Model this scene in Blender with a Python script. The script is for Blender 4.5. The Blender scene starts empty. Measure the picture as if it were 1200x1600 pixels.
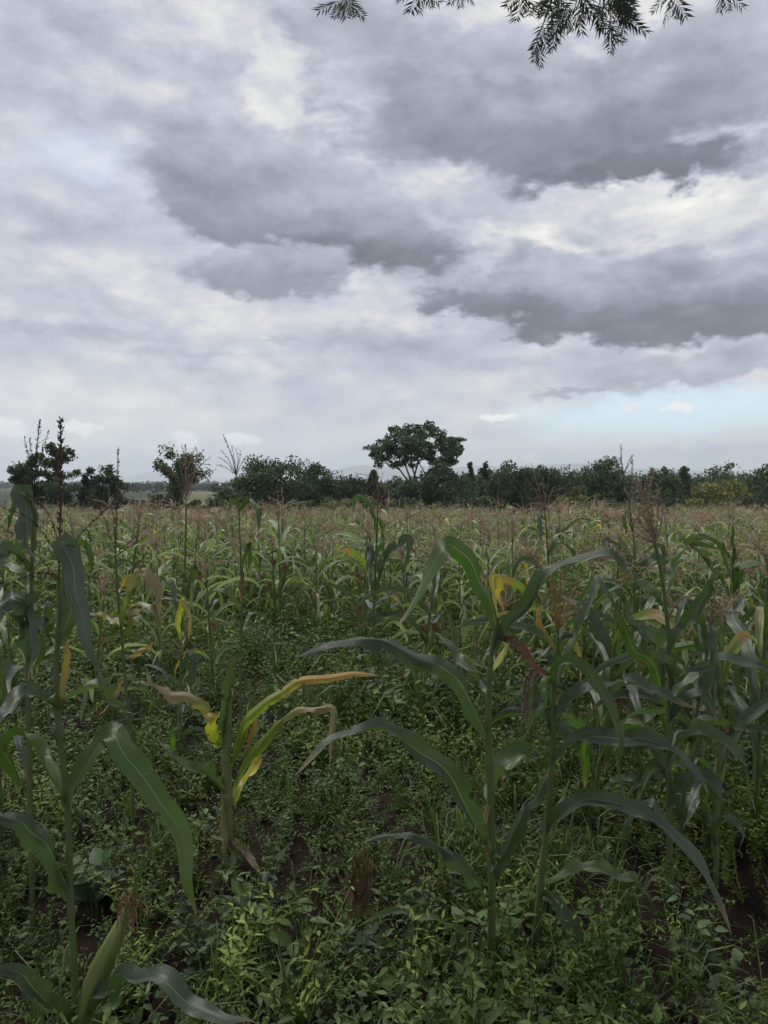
import bpy, math, random
import numpy as np
from mathutils import Vector, Matrix

random.seed(7)
rng = np.random.default_rng(7)
SC = bpy.context.scene
COL = SC.collection

# ------------------------------------------------------------------ camera
CAM_H = 1.55
F_PX = 1155.0                     # focal length in pixels of the 1200x1600 frame
PITCH = math.atan(48 / F_PX)      # horizon a little above the middle
cam_d = bpy.data.cameras.new('camera')
cam = bpy.data.objects.new('camera', cam_d)
COL.objects.link(cam)
cam.location = (0, 0, CAM_H)
cam.rotation_euler = (math.pi / 2 - PITCH, 0, 0)
cam_d.sensor_fit = 'VERTICAL'
cam_d.sensor_height = 36.0
cam_d.lens = 36.0 * F_PX / 1600.0
cam_d.clip_start = 0.05
cam_d.clip_end = 40000
SC.camera = cam
SC.view_settings.view_transform = 'Standard'
SC.view_settings.look = 'None'
SC.view_settings.gamma = 1
SC.view_settings.exposure = 1.0
SC.cycles.volume_bounces = 1
SC.cycles.max_bounces = 6
SC.cycles.transparent_max_bounces = 4


def ray(px, py):
    xc = (px - 600) / F_PX
    yc = (800 - py) / F_PX
    return np.array([xc, math.cos(PITCH) + yc * math.sin(PITCH), -math.sin(PITCH) + yc * math.cos(PITCH)])


def at(px, py, d):
    """point seen at a pixel, d metres in front of the camera"""
    r = ray(px, py)
    return np.array([0, 0, CAM_H]) + r * (d / r[1])


def skyuv(px, py):
    r = ray(px, py)
    r = r / np.linalg.norm(r)
    return math.atan2(r[0], r[1]), math.asin(r[2])


# ------------------------------------------------------------------ world
SUN_EL, SUN_AZ = math.radians(58), math.radians(-35)     # azimuth from +Y towards +X
world = bpy.data.worlds.new('World')
SC.world = world
world.use_nodes = True
nt = world.node_tree
nt.nodes.clear()


class NB:
    def __init__(s, tree):
        s.t = tree

    def new(s, typ, **kw):
        n = s.t.nodes.new(typ)
        for k, v in kw.items():
            setattr(n, k, v)
        return n

    def put(s, sock, v):
        if isinstance(v, bpy.types.NodeSocket):
            s.t.links.new(v, sock)
        elif v is not None:
            sock.default_value = v

    def m(s, op, a, b=None, c=None, clamp=False):
        n = s.new('ShaderNodeMath', operation=op, use_clamp=clamp)
        for i, v in enumerate((a, b, c)):
            if v is not None:
                s.put(n.inputs[i], v)
        return n.outputs[0]

    def v(s, op, a, b=None):
        n = s.new('ShaderNodeVectorMath', operation=op)
        s.put(n.inputs[0], a)
        if b is not None:
            if op == 'SCALE':
                s.put(n.inputs['Scale'], b)
            else:
                s.put(n.inputs[1], b)
        return n.outputs['Value'] if op in ('LENGTH', 'DOT_PRODUCT') else n.outputs[0]

    def noise(s, vec, scale, detail=4, rough=0.5, dist=0.0, color=False, dims='3D'):
        n = s.new('ShaderNodeTexNoise', noise_dimensions=dims)
        s.put(n.inputs['Vector'], vec)
        n.inputs['Scale'].default_value = scale
        n.inputs['Detail'].default_value = detail
        n.inputs['Roughness'].default_value = rough
        n.inputs['Distortion'].default_value = dist
        return n.outputs['Color' if color else 'Fac']

    def ramp(s, f, a, b, lo=0.0, hi=1.0, smooth=True):
        n = s.new('ShaderNodeMapRange')
        n.interpolation_type = 'SMOOTHSTEP' if smooth else 'LINEAR'
        s.put(n.inputs[0], f)
        for i, v in enumerate((a, b, lo, hi)):
            s.put(n.inputs[i + 1], v)
        return n.outputs[0]

    def mix(s, f, a, b, mode='MIX'):
        n = s.new('ShaderNodeMix', data_type='RGBA', blend_type=mode)
        s.put(n.inputs[0], f)
        s.put(n.inputs[6], a)
        s.put(n.inputs[7], b)
        return n.outputs[2]

    def mixf(s, f, a, b):
        n = s.new('ShaderNodeMix', data_type='FLOAT')
        s.put(n.inputs[0], f)
        s.put(n.inputs[2], a)
        s.put(n.inputs[3], b)
        return n.outputs[0]


def build_world():
    b = NB(nt)
    tc = b.new('ShaderNodeTexCoord')
    D = b.v('NORMALIZE', tc.outputs['Generated'])
    sp = b.new('ShaderNodeSeparateXYZ')
    b.put(sp.inputs[0], D)
    x, y, z = sp.outputs
    U = b.m('ARCTAN2', x, y)
    V = b.m('ARCSINE', z)
    zc = b.m('ADD', b.m('MAXIMUM', z, 0.0), 0.13)
    cmb = b.new('ShaderNodeCombineXYZ')
    b.put(cmb.inputs[0], b.m('DIVIDE', x, zc))
    b.put(cmb.inputs[1], b.m('DIVIDE', y, zc))
    b.put(cmb.inputs[2], 0.37)
    Pl = cmb.outputs[0]                       # the cloud deck as a plane overhead
    Dz = b.v('MULTIPLY', D, (1.0, 1.0, 1.9))
    uv = b.new('ShaderNodeCombineXYZ')
    b.put(uv.inputs[0], U)
    b.put(uv.inputs[1], V)
    # warped angles: billowing outlines
    w1 = b.v('SUBTRACT', b.noise(Dz, 4.2, 3, 0.55, color=True), (0.5, 0.5, 0.5))
    w2 = b.v('SUBTRACT', b.noise(Dz, 13, 4, 0.62, color=True), (0.5, 0.5, 0.5))
    w3 = b.v('SUBTRACT', b.noise(Dz, 42, 2, 0.6, color=True), (0.5, 0.5, 0.5))
    uvw = b.v('ADD', b.v('ADD', uv.outputs[0], b.v('MULTIPLY', w1, (0.16, 0.075, 0))),
              b.v('ADD', b.v('MULTIPLY', w2, (0.13, 0.085, 0)), b.v('MULTIPLY', w3, (0.03, 0.022, 0))))
    # broken overcast deck
    n1 = b.noise(Pl, 0.62, 7, 0.56, 0.35)
    n2 = b.noise(Pl, 2.3, 6, 0.6, 0.2)
    n3 = b.noise(Dz, 16, 5, 0.6, 0.3)
    L = b.m('ADD', 0.505, b.m('MULTIPLY', b.m('SUBTRACT', n1, 0.5), 0.75))
    L = b.m('ADD', L, b.m('MULTIPLY', b.m('SUBTRACT', n2, 0.5), 0.38))
    # towards the horizon the deck thins out to a pale band
    L = b.mixf(b.ramp(V, 0.0, 0.24, 0.8, 0.0), L, 0.61)

    nb = b.m('SUBTRACT', b.noise(Dz, 7.0, 7, 0.60, 0.25), 0.5)
    nu_ = b.m('SUBTRACT', b.noise(b.v('ADD', Dz, (0.0, 0.0, 0.045)), 7.0, 7, 0.60, 0.25), 0.5)
    nf = b.m('SUBTRACT', b.noise(Dz, 2.6, 4, 0.5, 0.2), 0.5)

    def blob(px, py, rx, ry, tilt, val, amt, L, edge=0.55, base=0.0, rag=1.5, warp=None):
        """one cloud: an uneven patch of sky at its own bearing and height, darker towards its base"""
        u0, v0 = skyuv(px, py)
        u1, _ = skyuv(px + rx, py)
        _, v1 = skyuv(px, py - ry)
        mp = b.new('ShaderNodeMapping', vector_type='TEXTURE')
        b.put(mp.inputs['Vector'], warp if warp is not None else uvw)
        mp.inputs['Location'].default_value = (u0, v0, 0)
        mp.inputs['Rotation'].default_value = (0, 0, math.radians(tilt))
        mp.inputs['Scale'].default_value = (abs(u1 - u0), abs(v1 - v0), 1)
        r = b.v('LENGTH', mp.outputs[0])
        f = b.m('ADD', b.m('SUBTRACT', 1.0, r), b.m('MULTIPLY', nb, rag))
        k = b.ramp(f, -0.12, edge, 0.0, amt)
        if base:
            s2 = b.new('ShaderNodeSeparateXYZ')
            b.put(s2.inputs[0], mp.outputs[0])
            val = b.ramp(b.m('ADD', s2.outputs[1], b.m('MULTIPLY', nb, 1.2)), -0.7, 0.9, val, val + base)
        return b.mixf(k, L, val)

    # bright breaks
    L = blob(460, 165, 60, 110, 12, 0.66, 0.75, L, rag=2.6)
    L = blob(330, 60, 120, 70, 0, 0.58, 0.6, L)
    L = blob(150, 130, 150, 90, 0, 0.52, 0.5, L)
    L = blob(400, 385, 120, 45, 0, 0.56, 0.7, L)
    L = blob(700, 35, 150, 50, 0, 0.50, 0.7, L)
    # upper greys
    L = blob(540, 35, 150, 70, -8, 0.29, 0.8, L, base=0.08)
    L = blob(70, 40, 130, 80, 0, 0.34, 0.6, L, base=0.06)
    L = blob(90, 330, 170, 70, 0, 0.37, 0.5, L, base=0.08)
    L = blob(290, 190, 120, 60, 0, 0.36, 0.6, L, base=0.1)
    # the great mass over the right
    L = blob(850, 165, 385, 130, -4, 0.19, 0.97, L, base=0.17, edge=0.28)
    L = blob(1120, 95, 220, 130, 0, 0.27, 0.7, L, base=0.10)
    L = blob(780, 95, 170, 45, 0, 0.41, 0.7, L)
    L = blob(990, 262, 235, 40, -3, 0.065, 0.9, L, base=0.09, rag=0.9, edge=0.5)
    L = blob(640, 225, 170, 45, -5, 0.19, 0.6, L, base=0.08)
    # the middle mass
    L = blob(420, 300, 240, 95, -12, 0.19, 0.95, L, base=0.19, edge=0.28)
    L = blob(600, 385, 165, 50, -6, 0.07, 0.92, L, base=0.17, rag=1.0, edge=0.5)
    L = blob(700, 320, 160, 45, 0, 0.30, 0.65, L, base=0.08)
    L = blob(420, 425, 130, 45, 0, 0.22, 0.85, L, base=0.16, edge=0.28)
    # the lower right mass
    L = blob(1090, 345, 200, 50, 5, 0.62, 0.8, L, rag=1.9)
    L = blob(860, 400, 70, 42, 20, 0.72, 0.85, L)
    L = blob(960, 450, 340, 66, -3, 0.17, 0.96, L, base=0.22, edge=0.28)
    L = blob(1050, 497, 265, 33, -4, 0.065, 0.9, L, base=0.09, rag=0.9, edge=0.5)
    L = blob(760, 478, 145, 30, -4, 0.08, 0.85, L, base=0.09, rag=0.9, edge=0.5)
    small = b.v('ADD', uv.outputs[0], b.v('ADD', b.v('MULTIPLY', w3, (0.045, 0.03, 0)), b.v('MULTIPLY', w2, (0.01, 0.006, 0))))
    # bars under it
    L = blob(1090, 562, 210, 26, 0, 0.29, 0.8, L, base=0.10)
    L = blob(590, 530, 150, 20, 0, 0.33, 0.7, L, base=0.08)
    L = blob(760, 570, 100, 14, 0, 0.36, 0.7, L, warp=small, rag=0.9, edge=0.8)
    L = blob(90, 515, 210, 15, 0, 0.33, 0.7, L, warp=small, rag=0.9, edge=0.8)
    L = blob(300, 553, 140, 10, 0, 0.38, 0.6, L, warp=small, rag=0.9, edge=0.8)
    L = blob(440, 530, 70, 8, 0, 0.38, 0.6, L, warp=small, rag=0.9, edge=0.8)
    L = blob(900, 612, 75, 10, 3, 0.31, 0.85, L, rag=0.8, warp=small)
    L = blob(1010, 610, 50, 8, 0, 0.33, 0.85, L, rag=0.8, warp=small)
    L = blob(1100, 705, 200, 14, 0, 0.40, 0.6, L, warp=small, rag=0.9, edge=0.8)
    # relief inside the clouds
    L = b.m('MULTIPLY', L, b.m('ADD', 1.0, b.m('MULTIPLY', b.m('SUBTRACT', n3, 0.5), 0.55)))
    L = b.m('MULTIPLY', L, b.m('ADD', 1.0, b.m('MULTIPLY', nf, 0.25)))
    # billows catch the light on their upper sides
    L = b.m('MULTIPLY', L, b.m('ADD', 1.0, b.m('MULTIPLY', b.m('MULTIPLY', b.m('SUBTRACT', nb, nu_), 1.05), b.ramp(V, 0.02, 0.2))))
    # cumulus puffs low over the horizon
    puff = 0.0
    for (px, py, rx, ry, vv) in ((8, 668, 36, 17, .82), (128, 668, 29, 13, .86), (290, 685, 27, 14, .82), (378, 684, 27, 9, .86),
                                 (778, 651, 36, 9, .9), (1058, 636, 36, 10, .92), (985, 640, 18, 6, .86), (832, 716, 18, 8, .82)):
        L = blob(px, py, rx, ry, 0, vv, 0.85, L, edge=0.4, warp=small, rag=0.5)
        puff = blob(px, py, rx, ry, 0, 1.0, 0.85, puff, edge=0.4, warp=small, rag=0.5)
    tone = b.mix(b.ramp(L, 0.12, 0.40), (0.865, 0.935, 1.15, 1), (0.925, 0.965, 1.135, 1))
    tone = b.mix(b.ramp(L, 0.42, 0.66), tone, (1.03, 1.015, 0.995, 1))
    cl = b.v('SCALE', tone, b.m('MULTIPLY', L, 6.3))
    # blue gaps, where the clear sky shows through thin cloud
    gap = blob(1040, 648, 330, 50, 2, 0.9, 1.0, 0.0, edge=0.7, rag=1.0, warp=small)
    gap = blob(120, 235, 130, 75, 0, 0.2, 1.0, gap, edge=0.9)
    thin = b.m('MULTIPLY', b.ramp(n1, 0.42, 0.30, 0.0, 0.45), b.ramp(V, 0.1, 0.35))
    gap = b.m('MAXIMUM', gap, b.m('MULTIPLY', thin, b.ramp(n2, 0.66, 0.40)))
    sky = b.new('ShaderNodeTexSky', sky_type='NISHITA')
    sky.sun_disc = False
    sky.sun_elevation = SUN_EL
    sky.sun_rotation = SUN_AZ
    sky.air_density = 1.0
    sky.dust_density = 1.5
    skyc = b.v('SCALE', sky.outputs[0], 1.0)
    skyc = b.mix(0.6, skyc, (3.9, 5.3, 6.2, 1))       # veil of thin cirrus over the blue
    gap = b.m('MULTIPLY', gap, b.m('SUBTRACT', 1.0, puff))
    out = b.mix(gap, cl, skyc)
    bg = b.new('ShaderNodeBackground')
    b.put(bg.inputs[0], out)
    bg.inputs[1].default_value = 0.1
    o = b.new('ShaderNodeOutputWorld')
    b.put(o.inputs[0], bg.outputs[0])


build_world()
world.cycles.sampling_method = 'MANUAL'
world.cycles.sample_map_resolution = 512

# ------------------------------------------------------------------ sun behind the cloud
sl = bpy.data.lights.new('sun', 'SUN')
sl.energy = 1.5
sl.angle = math.radians(25)
sl.color = (1.0, 0.96, 0.9)
sun = bpy.data.objects.new('sun', sl)
COL.objects.link(sun)
sd = Vector((math.sin(SUN_AZ) * math.cos(SUN_EL), math.cos(SUN_AZ) * math.cos(SUN_EL), math.sin(SUN_EL)))
sun.rotation_euler = sd.to_track_quat('Z', 'Y').to_euler()
sun.location = (0, 0, 60)


# ------------------------------------------------------------------ helpers
def zg(x, y):
    y = np.asarray(y, float)
    x = np.asarray(x, float)
    z = np.interp(y, [-16000, -50, 0, 60, 110, 300, 1000, 3000, 16000], [2, 1, 0, -1.98, -3.3, -5.2, -9, -15, -38])
    near = np.clip(1 - np.abs(y) / 120, 0, 1)
    z = z + near * (0.10 * np.sin(0.21 * x + 2) * np.sin(0.13 * y) * np.clip((y - 8) / 20, 0, 1) + 0.035 * np.sin(x * 1.7 + 0.6 * y) + 0.03 * np.sin(y * 2.3 - x * 0.8) + 0.05 * np.sin(0.31 * x + 0.23 * y + 1))
    far = np.clip((np.abs(y) - 60) / 200, 0, 1)
    return z + far * (0.5 * np.sin(x * 0.013) * np.sin(y * 0.011 + 1))


def tag(o, label=None, cat=None, group=None, kind=None):
    if label: o['label'] = label
    if cat: o['category'] = cat
    if group: o['group'] = group
    if kind: o['kind'] = kind
    return o


def empty(name, loc):
    o = bpy.data.objects.new(name, None)
    o.empty_display_size = 0.1
    COL.objects.link(o)
    o.location = loc
    return o


def mkmesh(name, V, F, col=None, luv=None, mat=None, smooth=True):
    V = np.asarray(V, np.float32)
    me = bpy.data.meshes.new(name)
    arrs = [np.asarray(f, np.int32) for f in (F if isinstance(F, (list, tuple)) else [F])]
    arrs = [a for a in arrs if len(a)]
    loops = np.concatenate([a.ravel() for a in arrs])
    tot = np.concatenate([np.full(len(a), a.shape[1], np.int32) for a in arrs])
    start = np.concatenate([[0], np.cumsum(tot)[:-1]]).astype(np.int32)
    me.vertices.add(len(V))
    me.vertices.foreach_set('co', V.ravel())
    me.loops.add(len(loops))
    me.loops.foreach_set('vertex_index', loops)
    me.polygons.add(len(tot))
    me.polygons.foreach_set('loop_start', start)
    me.polygons.foreach_set('loop_total', tot)
    me.update(calc_edges=True)
    if smooth:
        me.polygons.foreach_set('use_smooth', np.ones(len(tot), bool))
    if col is not None:
        a = me.attributes.new('Col', 'FLOAT_COLOR', 'POINT')
        c = np.ones((len(V), 4), np.float32)
        c[:, :3] = col
        a.data.foreach_set('color', c.ravel())
    if luv is not None:
        a = me.attributes.new('luv', 'FLOAT_VECTOR', 'POINT')
        c = np.zeros((len(V), 3), np.float32)
        c[:, :2] = luv
        a.data.foreach_set('vector', c.ravel())
    if mat:
        me.materials.append(mat)
    return me


def link(name, me, parent=None, loc=None):
    o = bpy.data.objects.new(name, me)
    COL.objects.link(o)
    if parent: o.parent = parent
    if loc is not None: o.location = loc
    return o


class G:
    """collects geometry: vertices, quads, tris, colour, leaf coordinates"""
    def __init__(s):
        s.V, s.Q, s.T, s.C, s.L, s.n = [], [], [], [], [], 0

    def add(s, V, Q=None, T=None, C=None, L=None):
        V = np.asarray(V, float)
        s.V.append(V)
        if Q is not None and len(Q): s.Q.append(np.asarray(Q) + s.n)
        if T is not None and len(T): s.T.append(np.asarray(T) + s.n)
        C = np.asarray(C if C is not None else (0.1, 0.1, 0.1), float)
        s.C.append(np.broadcast_to(C, (len(V), 3)))
        s.L.append(np.zeros((len(V), 2)) if L is None else L)
        s.n += len(V)
        return s

    def arr(s):
        V = np.concatenate(s.V)
        Q = np.concatenate(s.Q) if s.Q else np.zeros((0, 4), int)
        T = np.concatenate(s.T) if s.T else np.zeros((0, 3), int)
        return V, Q, T, np.concatenate(s.C), np.concatenate(s.L)

    def join(s, o, off=(0, 0, 0)):
        V, Q, T, C, L = o.arr()
        return s.add(V + np.asarray(off), Q, T, C, L)

    def mesh(s, name, mat, off=(0, 0, 0), smooth=True):
        V, Q, T, C, L = s.arr()
        return mkmesh(name, V - np.asarray(off), [Q, T], C, L, mat, smooth)


def scatter(tmpl, pos, rot, scl, tint, tilt=None):
    """copies one template (arrays) to many places, merged; tint (n,3) multiplies its colour"""
    V, Q, T, C, L = tmpl
    n = len(pos)
    c, s = np.cos(rot), np.sin(rot)
    X = V[None, :, 0] * c[:, None] - V[None, :, 1] * s[:, None]
    Y = V[None, :, 0] * s[:, None] + V[None, :, 1] * c[:, None]
    Z = np.broadcast_to(V[None, :, 2], X.shape)
    if tilt is not None:
        X = X + Z * tilt[:, None, 0]
        Y = Y + Z * tilt[:, None, 1]
    W = np.stack([X, Y, Z], -1) * scl[:, None, None] + pos[:, None, :]
    off = (np.arange(n) * len(V))[:, None, None]
    g = G()
    g.add(W.reshape(-1, 3), (Q[None] + off).reshape(-1, 4) if len(Q) else None,
          (T[None] + off).reshape(-1, 3) if len(T) else None,
          (C[None] * tint[:, None, :]).reshape(-1, 3), np.tile(L, (n, 1)))
    return g


def instanced(name, sources, mat, pos, kind, rot, scl):
    """one object whose geometry nodes set many copies of a few small source plants on its points"""
    src = bpy.data.collections.new(name + '_sources')
    for k, g in enumerate(sources):
        nm = '%s_source_%03d' % (name, k)
        src.objects.link(bpy.data.objects.new(nm, g.mesh(nm, mat)))
    me = bpy.data.meshes.new(name)
    me.vertices.add(len(pos))
    me.vertices.foreach_set('co', np.asarray(pos, np.float32).ravel())
    for an, tp, key, data in (('kind_index', 'INT', 'value', np.asarray(kind, np.int32)), ('turn', 'FLOAT_VECTOR', 'vector', np.asarray(rot, np.float32)),
                              ('size', 'FLOAT', 'value', np.asarray(scl, np.float32))):
        me.attributes.new(an, tp, 'POINT').data.foreach_set(key, data.ravel())
    me.materials.append(mat)
    ng = bpy.data.node_groups.new(name + '_nodes', 'GeometryNodeTree')
    ng.interface.new_socket('Geometry', in_out='INPUT', socket_type='NodeSocketGeometry')
    ng.interface.new_socket('Geometry', in_out='OUTPUT', socket_type='NodeSocketGeometry')
    N = ng.nodes.new
    gi, go, ci, ip, ee = N('NodeGroupInput'), N('NodeGroupOutput'), N('GeometryNodeCollectionInfo'), N('GeometryNodeInstanceOnPoints'), N('FunctionNodeEulerToRotation')
    ci.inputs['Collection'].default_value = src
    ci.inputs['Separate Children'].default_value = True
    ci.inputs['Reset Children'].default_value = True
    ip.inputs['Pick Instance'].default_value = True

    def attr(nm, tp):
        a = N('GeometryNodeInputNamedAttribute')
        a.data_type = tp
        a.inputs['Name'].default_value = nm
        return a.outputs['Attribute']
    lk = ng.links.new
    lk(gi.outputs[0], ip.inputs['Points'])
    lk(ci.outputs[0], ip.inputs['Instance'])
    lk(attr('kind_index', 'INT'), ip.inputs['Instance Index'])
    lk(attr('turn', 'FLOAT_VECTOR'), ee.inputs[0])
    lk(ee.outputs[0], ip.inputs['Rotation'])
    lk(attr('size', 'FLOAT'), ip.inputs['Scale'])
    lk(ip.outputs[0], go.inputs[0])
    o = link(name, me)
    o.modifiers.new('scatter', 'NODES').node_group = ng
    return o


def spline(P, n):
    P = np.asarray(P, float)
    if len(P) == 2:
        t = np.linspace(0, 1, n)[:, None]
        return P[0] * (1 - t) + P[1] * t
    Q = np.vstack([2 * P[0] - P[1], P, 2 * P[-1] - P[-2]])
    seg = np.linalg.norm(np.diff(P, axis=0), axis=1) ** 0.7 + 1e-6
    cum = np.concatenate([[0], np.cumsum(seg)])
    ts = np.linspace(0, cum[-1], n)
    out = []
    for t in ts:
        i = min(np.searchsorted(cum, t, side='right') - 1, len(P) - 2)
        u = (t - cum[i]) / seg[i]
        p0, p1, p2, p3 = Q[i], Q[i + 1], Q[i + 2], Q[i + 3]
        out.append(0.5 * (2 * p1 + (p2 - p0) * u + (2 * p0 - 5 * p1 + 4 * p2 - p3) * u * u + (3 * p1 - p0 - 3 * p2 + p3) * u ** 3))
    return np.array(out)


def norm(a):
    return a / (np.linalg.norm(a, axis=-1, keepdims=True) + 1e-9)


def tube(P, R, sides=6, col=(0.1, 0.1, 0.1), cap=True):
    P = np.asarray(P, float)
    n = len(P)
    R = np.broadcast_to(np.asarray(R, float), (n,))
    T = norm(np.gradient(P, axis=0))
    ref = np.array([0.31, 0.95, 0.05]) if abs(T[0, 1]) < 0.8 else np.array([1.0, 0.1, 0.1])
    A = norm(np.cross(T, ref))
    B = np.cross(T, A)
    a = np.linspace(0, 2 * math.pi, sides, endpoint=False)
    V = (P[:, None] + R[:, None, None] * (np.cos(a)[None, :, None] * A[:, None] + np.sin(a)[None, :, None] * B[:, None])).reshape(-1, 3)
    i = np.arange(n - 1)[:, None] * sides
    j = np.arange(sides)[None]
    j2 = (j + 1) % sides
    Q = np.stack([i + j, i + j2, i + sides + j2, i + sides + j], -1).reshape(-1, 4)
    C = np.asarray(col, float)
    if C.ndim == 2:
        C = np.repeat(C, sides, axis=0)
    L = np.repeat(np.stack([np.zeros(n), np.linspace(0, 1, n)], 1), sides, axis=0)
    g = G().add(V, Q, None, C, L)
    return g


# ------------------------------------------------------------------ materials
def attr_col(b, name='Col'):
    a = b.new('ShaderNodeAttribute', attribute_name=name)
    return a


def new_mat(name):
    m = bpy.data.materials.new(name)
    m.use_nodes = True
    m.node_tree.nodes.clear()
    return m, NB(m.node_tree)


def leaf_material(name, rough=0.45, trans=0.25, each=0.2, midrib=False, var=0.25, nscale=25, spec=0.5, tr_gain=(1.35, 1.55, 0.75)):
    m, b = new_mat(name)
    col = attr_col(b).outputs['Color']
    geo = b.new('ShaderNodeNewGeometry')
    oi = b.new('ShaderNodeObjectInfo')
    n = b.noise(geo.outputs['Position'], nscale, 4, 0.6)
    f = b.m('ADD', b.m('ADD', 1.0 - var / 2, b.m('MULTIPLY', n, var)), b.m('MULTIPLY', b.m('SUBTRACT', oi.outputs['Random'], 0.5), each))
    c = b.v('SCALE', col, f)
    bump = None
    if midrib:
        la = attr_col(b, 'luv')
        sp = b.new('ShaderNodeSeparateXYZ')
        b.put(sp.inputs[0], la.outputs['Vector'])
        u, t = sp.outputs[0], sp.outputs[1]
        au = b.m('ABSOLUTE', u)
        rib = b.m('MULTIPLY', b.ramp(au, 0.075, 0.03), b.ramp(t, 1.0, 0.6))
        lines = b.m('ADD', b.m('SINE', b.m('MULTIPLY', u, 75.0)), b.m('SUBTRACT', b.m('MULTIPLY', b.noise(b.v('MULTIPLY', la.outputs['Vector'], (14.0, 1.6, 0.0)), 1.0, 3, 0.6), 4.0), 2.0))
        c = b.v('SCALE', c, b.m('ADD', 1.0, b.m('MULTIPLY', lines, 0.10)))
        # dry speckling and chewed spots of its own shape
        sp2 = b.m('ADD', b.m('MULTIPLY', b.noise(geo.outputs['Position'], 130, 3, 0.7), 0.75), b.m('MULTIPLY', b.noise(geo.outputs['Position'], 11, 2, 0.5), 0.28))
        c = b.mix(b.ramp(sp2, 0.62, 0.70, 0.0, 0.55), c, (0.30, 0.26, 0.14, 1))
        c = b.mix(b.m('MULTIPLY', rib, 0.42), c, (0.30, 0.35, 0.23, 1))
        bn = b.new('ShaderNodeBump')
        bn.inputs['Strength'].default_value = 0.45
        bn.inputs['Distance'].default_value = 0.003
        b.put(bn.inputs['Height'], b.m('ADD', b.m('MULTIPLY', lines, 0.5), b.m('MULTIPLY', n, 2.0)))
        bump = bn.outputs[0]
    p = b.new('ShaderNodeBsdfPrincipled')
    b.put(p.inputs['Base Color'], c)
    b.put(p.inputs['Roughness'], b.m('ADD', rough - 0.08, b.m('MULTIPLY', n, 0.16)))
    p.inputs['Specular IOR Level'].default_value = spec
    if bump is not None: b.put(p.inputs['Normal'], bump)
    tr = b.new('ShaderNodeBsdfTranslucent')
    b.put(tr.inputs[0], b.v('MULTIPLY', c, tr_gain))
    mx = b.new('ShaderNodeMixShader')
    mx.inputs[0].default_value = trans
    b.put(mx.inputs[1], p.outputs[0])
    b.put(mx.inputs[2], tr.outputs[0])
    o = b.new('ShaderNodeOutputMaterial')
    b.put(o.inputs[0], mx.outputs[0])
    return m


def solid_material(name, rough=0.7, var=0.4, nscale=30, stretch=(1, 1, 1), bump=0.0):
    m, b = new_mat(name)
    col = attr_col(b).outputs['Color']
    tc = b.new('ShaderNodeTexCoord')
    v = b.v('MULTIPLY', tc.outputs['Object'], stretch)
    n = b.noise(v, nscale, 5, 0.6)
    c = b.v('SCALE', col, b.m('ADD', 1 - var / 2, b.m('MULTIPLY', n, var)))
    p = b.new('ShaderNodeBsdfPrincipled')
    b.put(p.inputs['Base Color'], c)
    p.inputs['Roughness'].default_value = rough
    if bump:
        bn = b.new('ShaderNodeBump')
        bn.inputs['Strength'].default_value = bump
        bn.inputs['Distance'].default_value = 0.01
        b.put(bn.inputs['Height'], n)
        b.put(p.inputs['Normal'], bn.outputs[0])
    o = b.new('ShaderNodeOutputMaterial')
    b.put(o.inputs[0], p.outputs[0])
    return m


M_LEAF = leaf_material('maize_leaf', 0.40, 0.30, midrib=True, spec=0.85, var=0.55, nscale=14)
M_LEAF_FAR = leaf_material('maize_leaf_plain', 0.45, 0.30, each=0.45, nscale=3, spec=0.5)
M_STALK = solid_material('maize_stalk', 0.5, 0.5, 60, (1, 1, 0.15))
M_TASSEL = leaf_material('maize_tassel', 0.8, 0.15, nscale=80, spec=0.2, tr_gain=(1.3, 1.2, 1.0))
M_HUSK = leaf_material('maize_husk', 0.6, 0.15, nscale=60, spec=0.3)
M_WEED = leaf_material('weed_leaf', 0.55, 0.28, each=0.7, nscale=9, var=0.5, spec=0.3)
M_TREE = leaf_material('tree_leaf', 0.6, 0.2, nscale=1.2, var=0.5, spec=0.25)
M_FROND = leaf_material('frond_leaf', 0.55, 0.15, nscale=6, spec=0.35)
M_BARK = solid_material('bark', 0.9, 0.7, 14, (1, 1, 0.2), 0.6)


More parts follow.
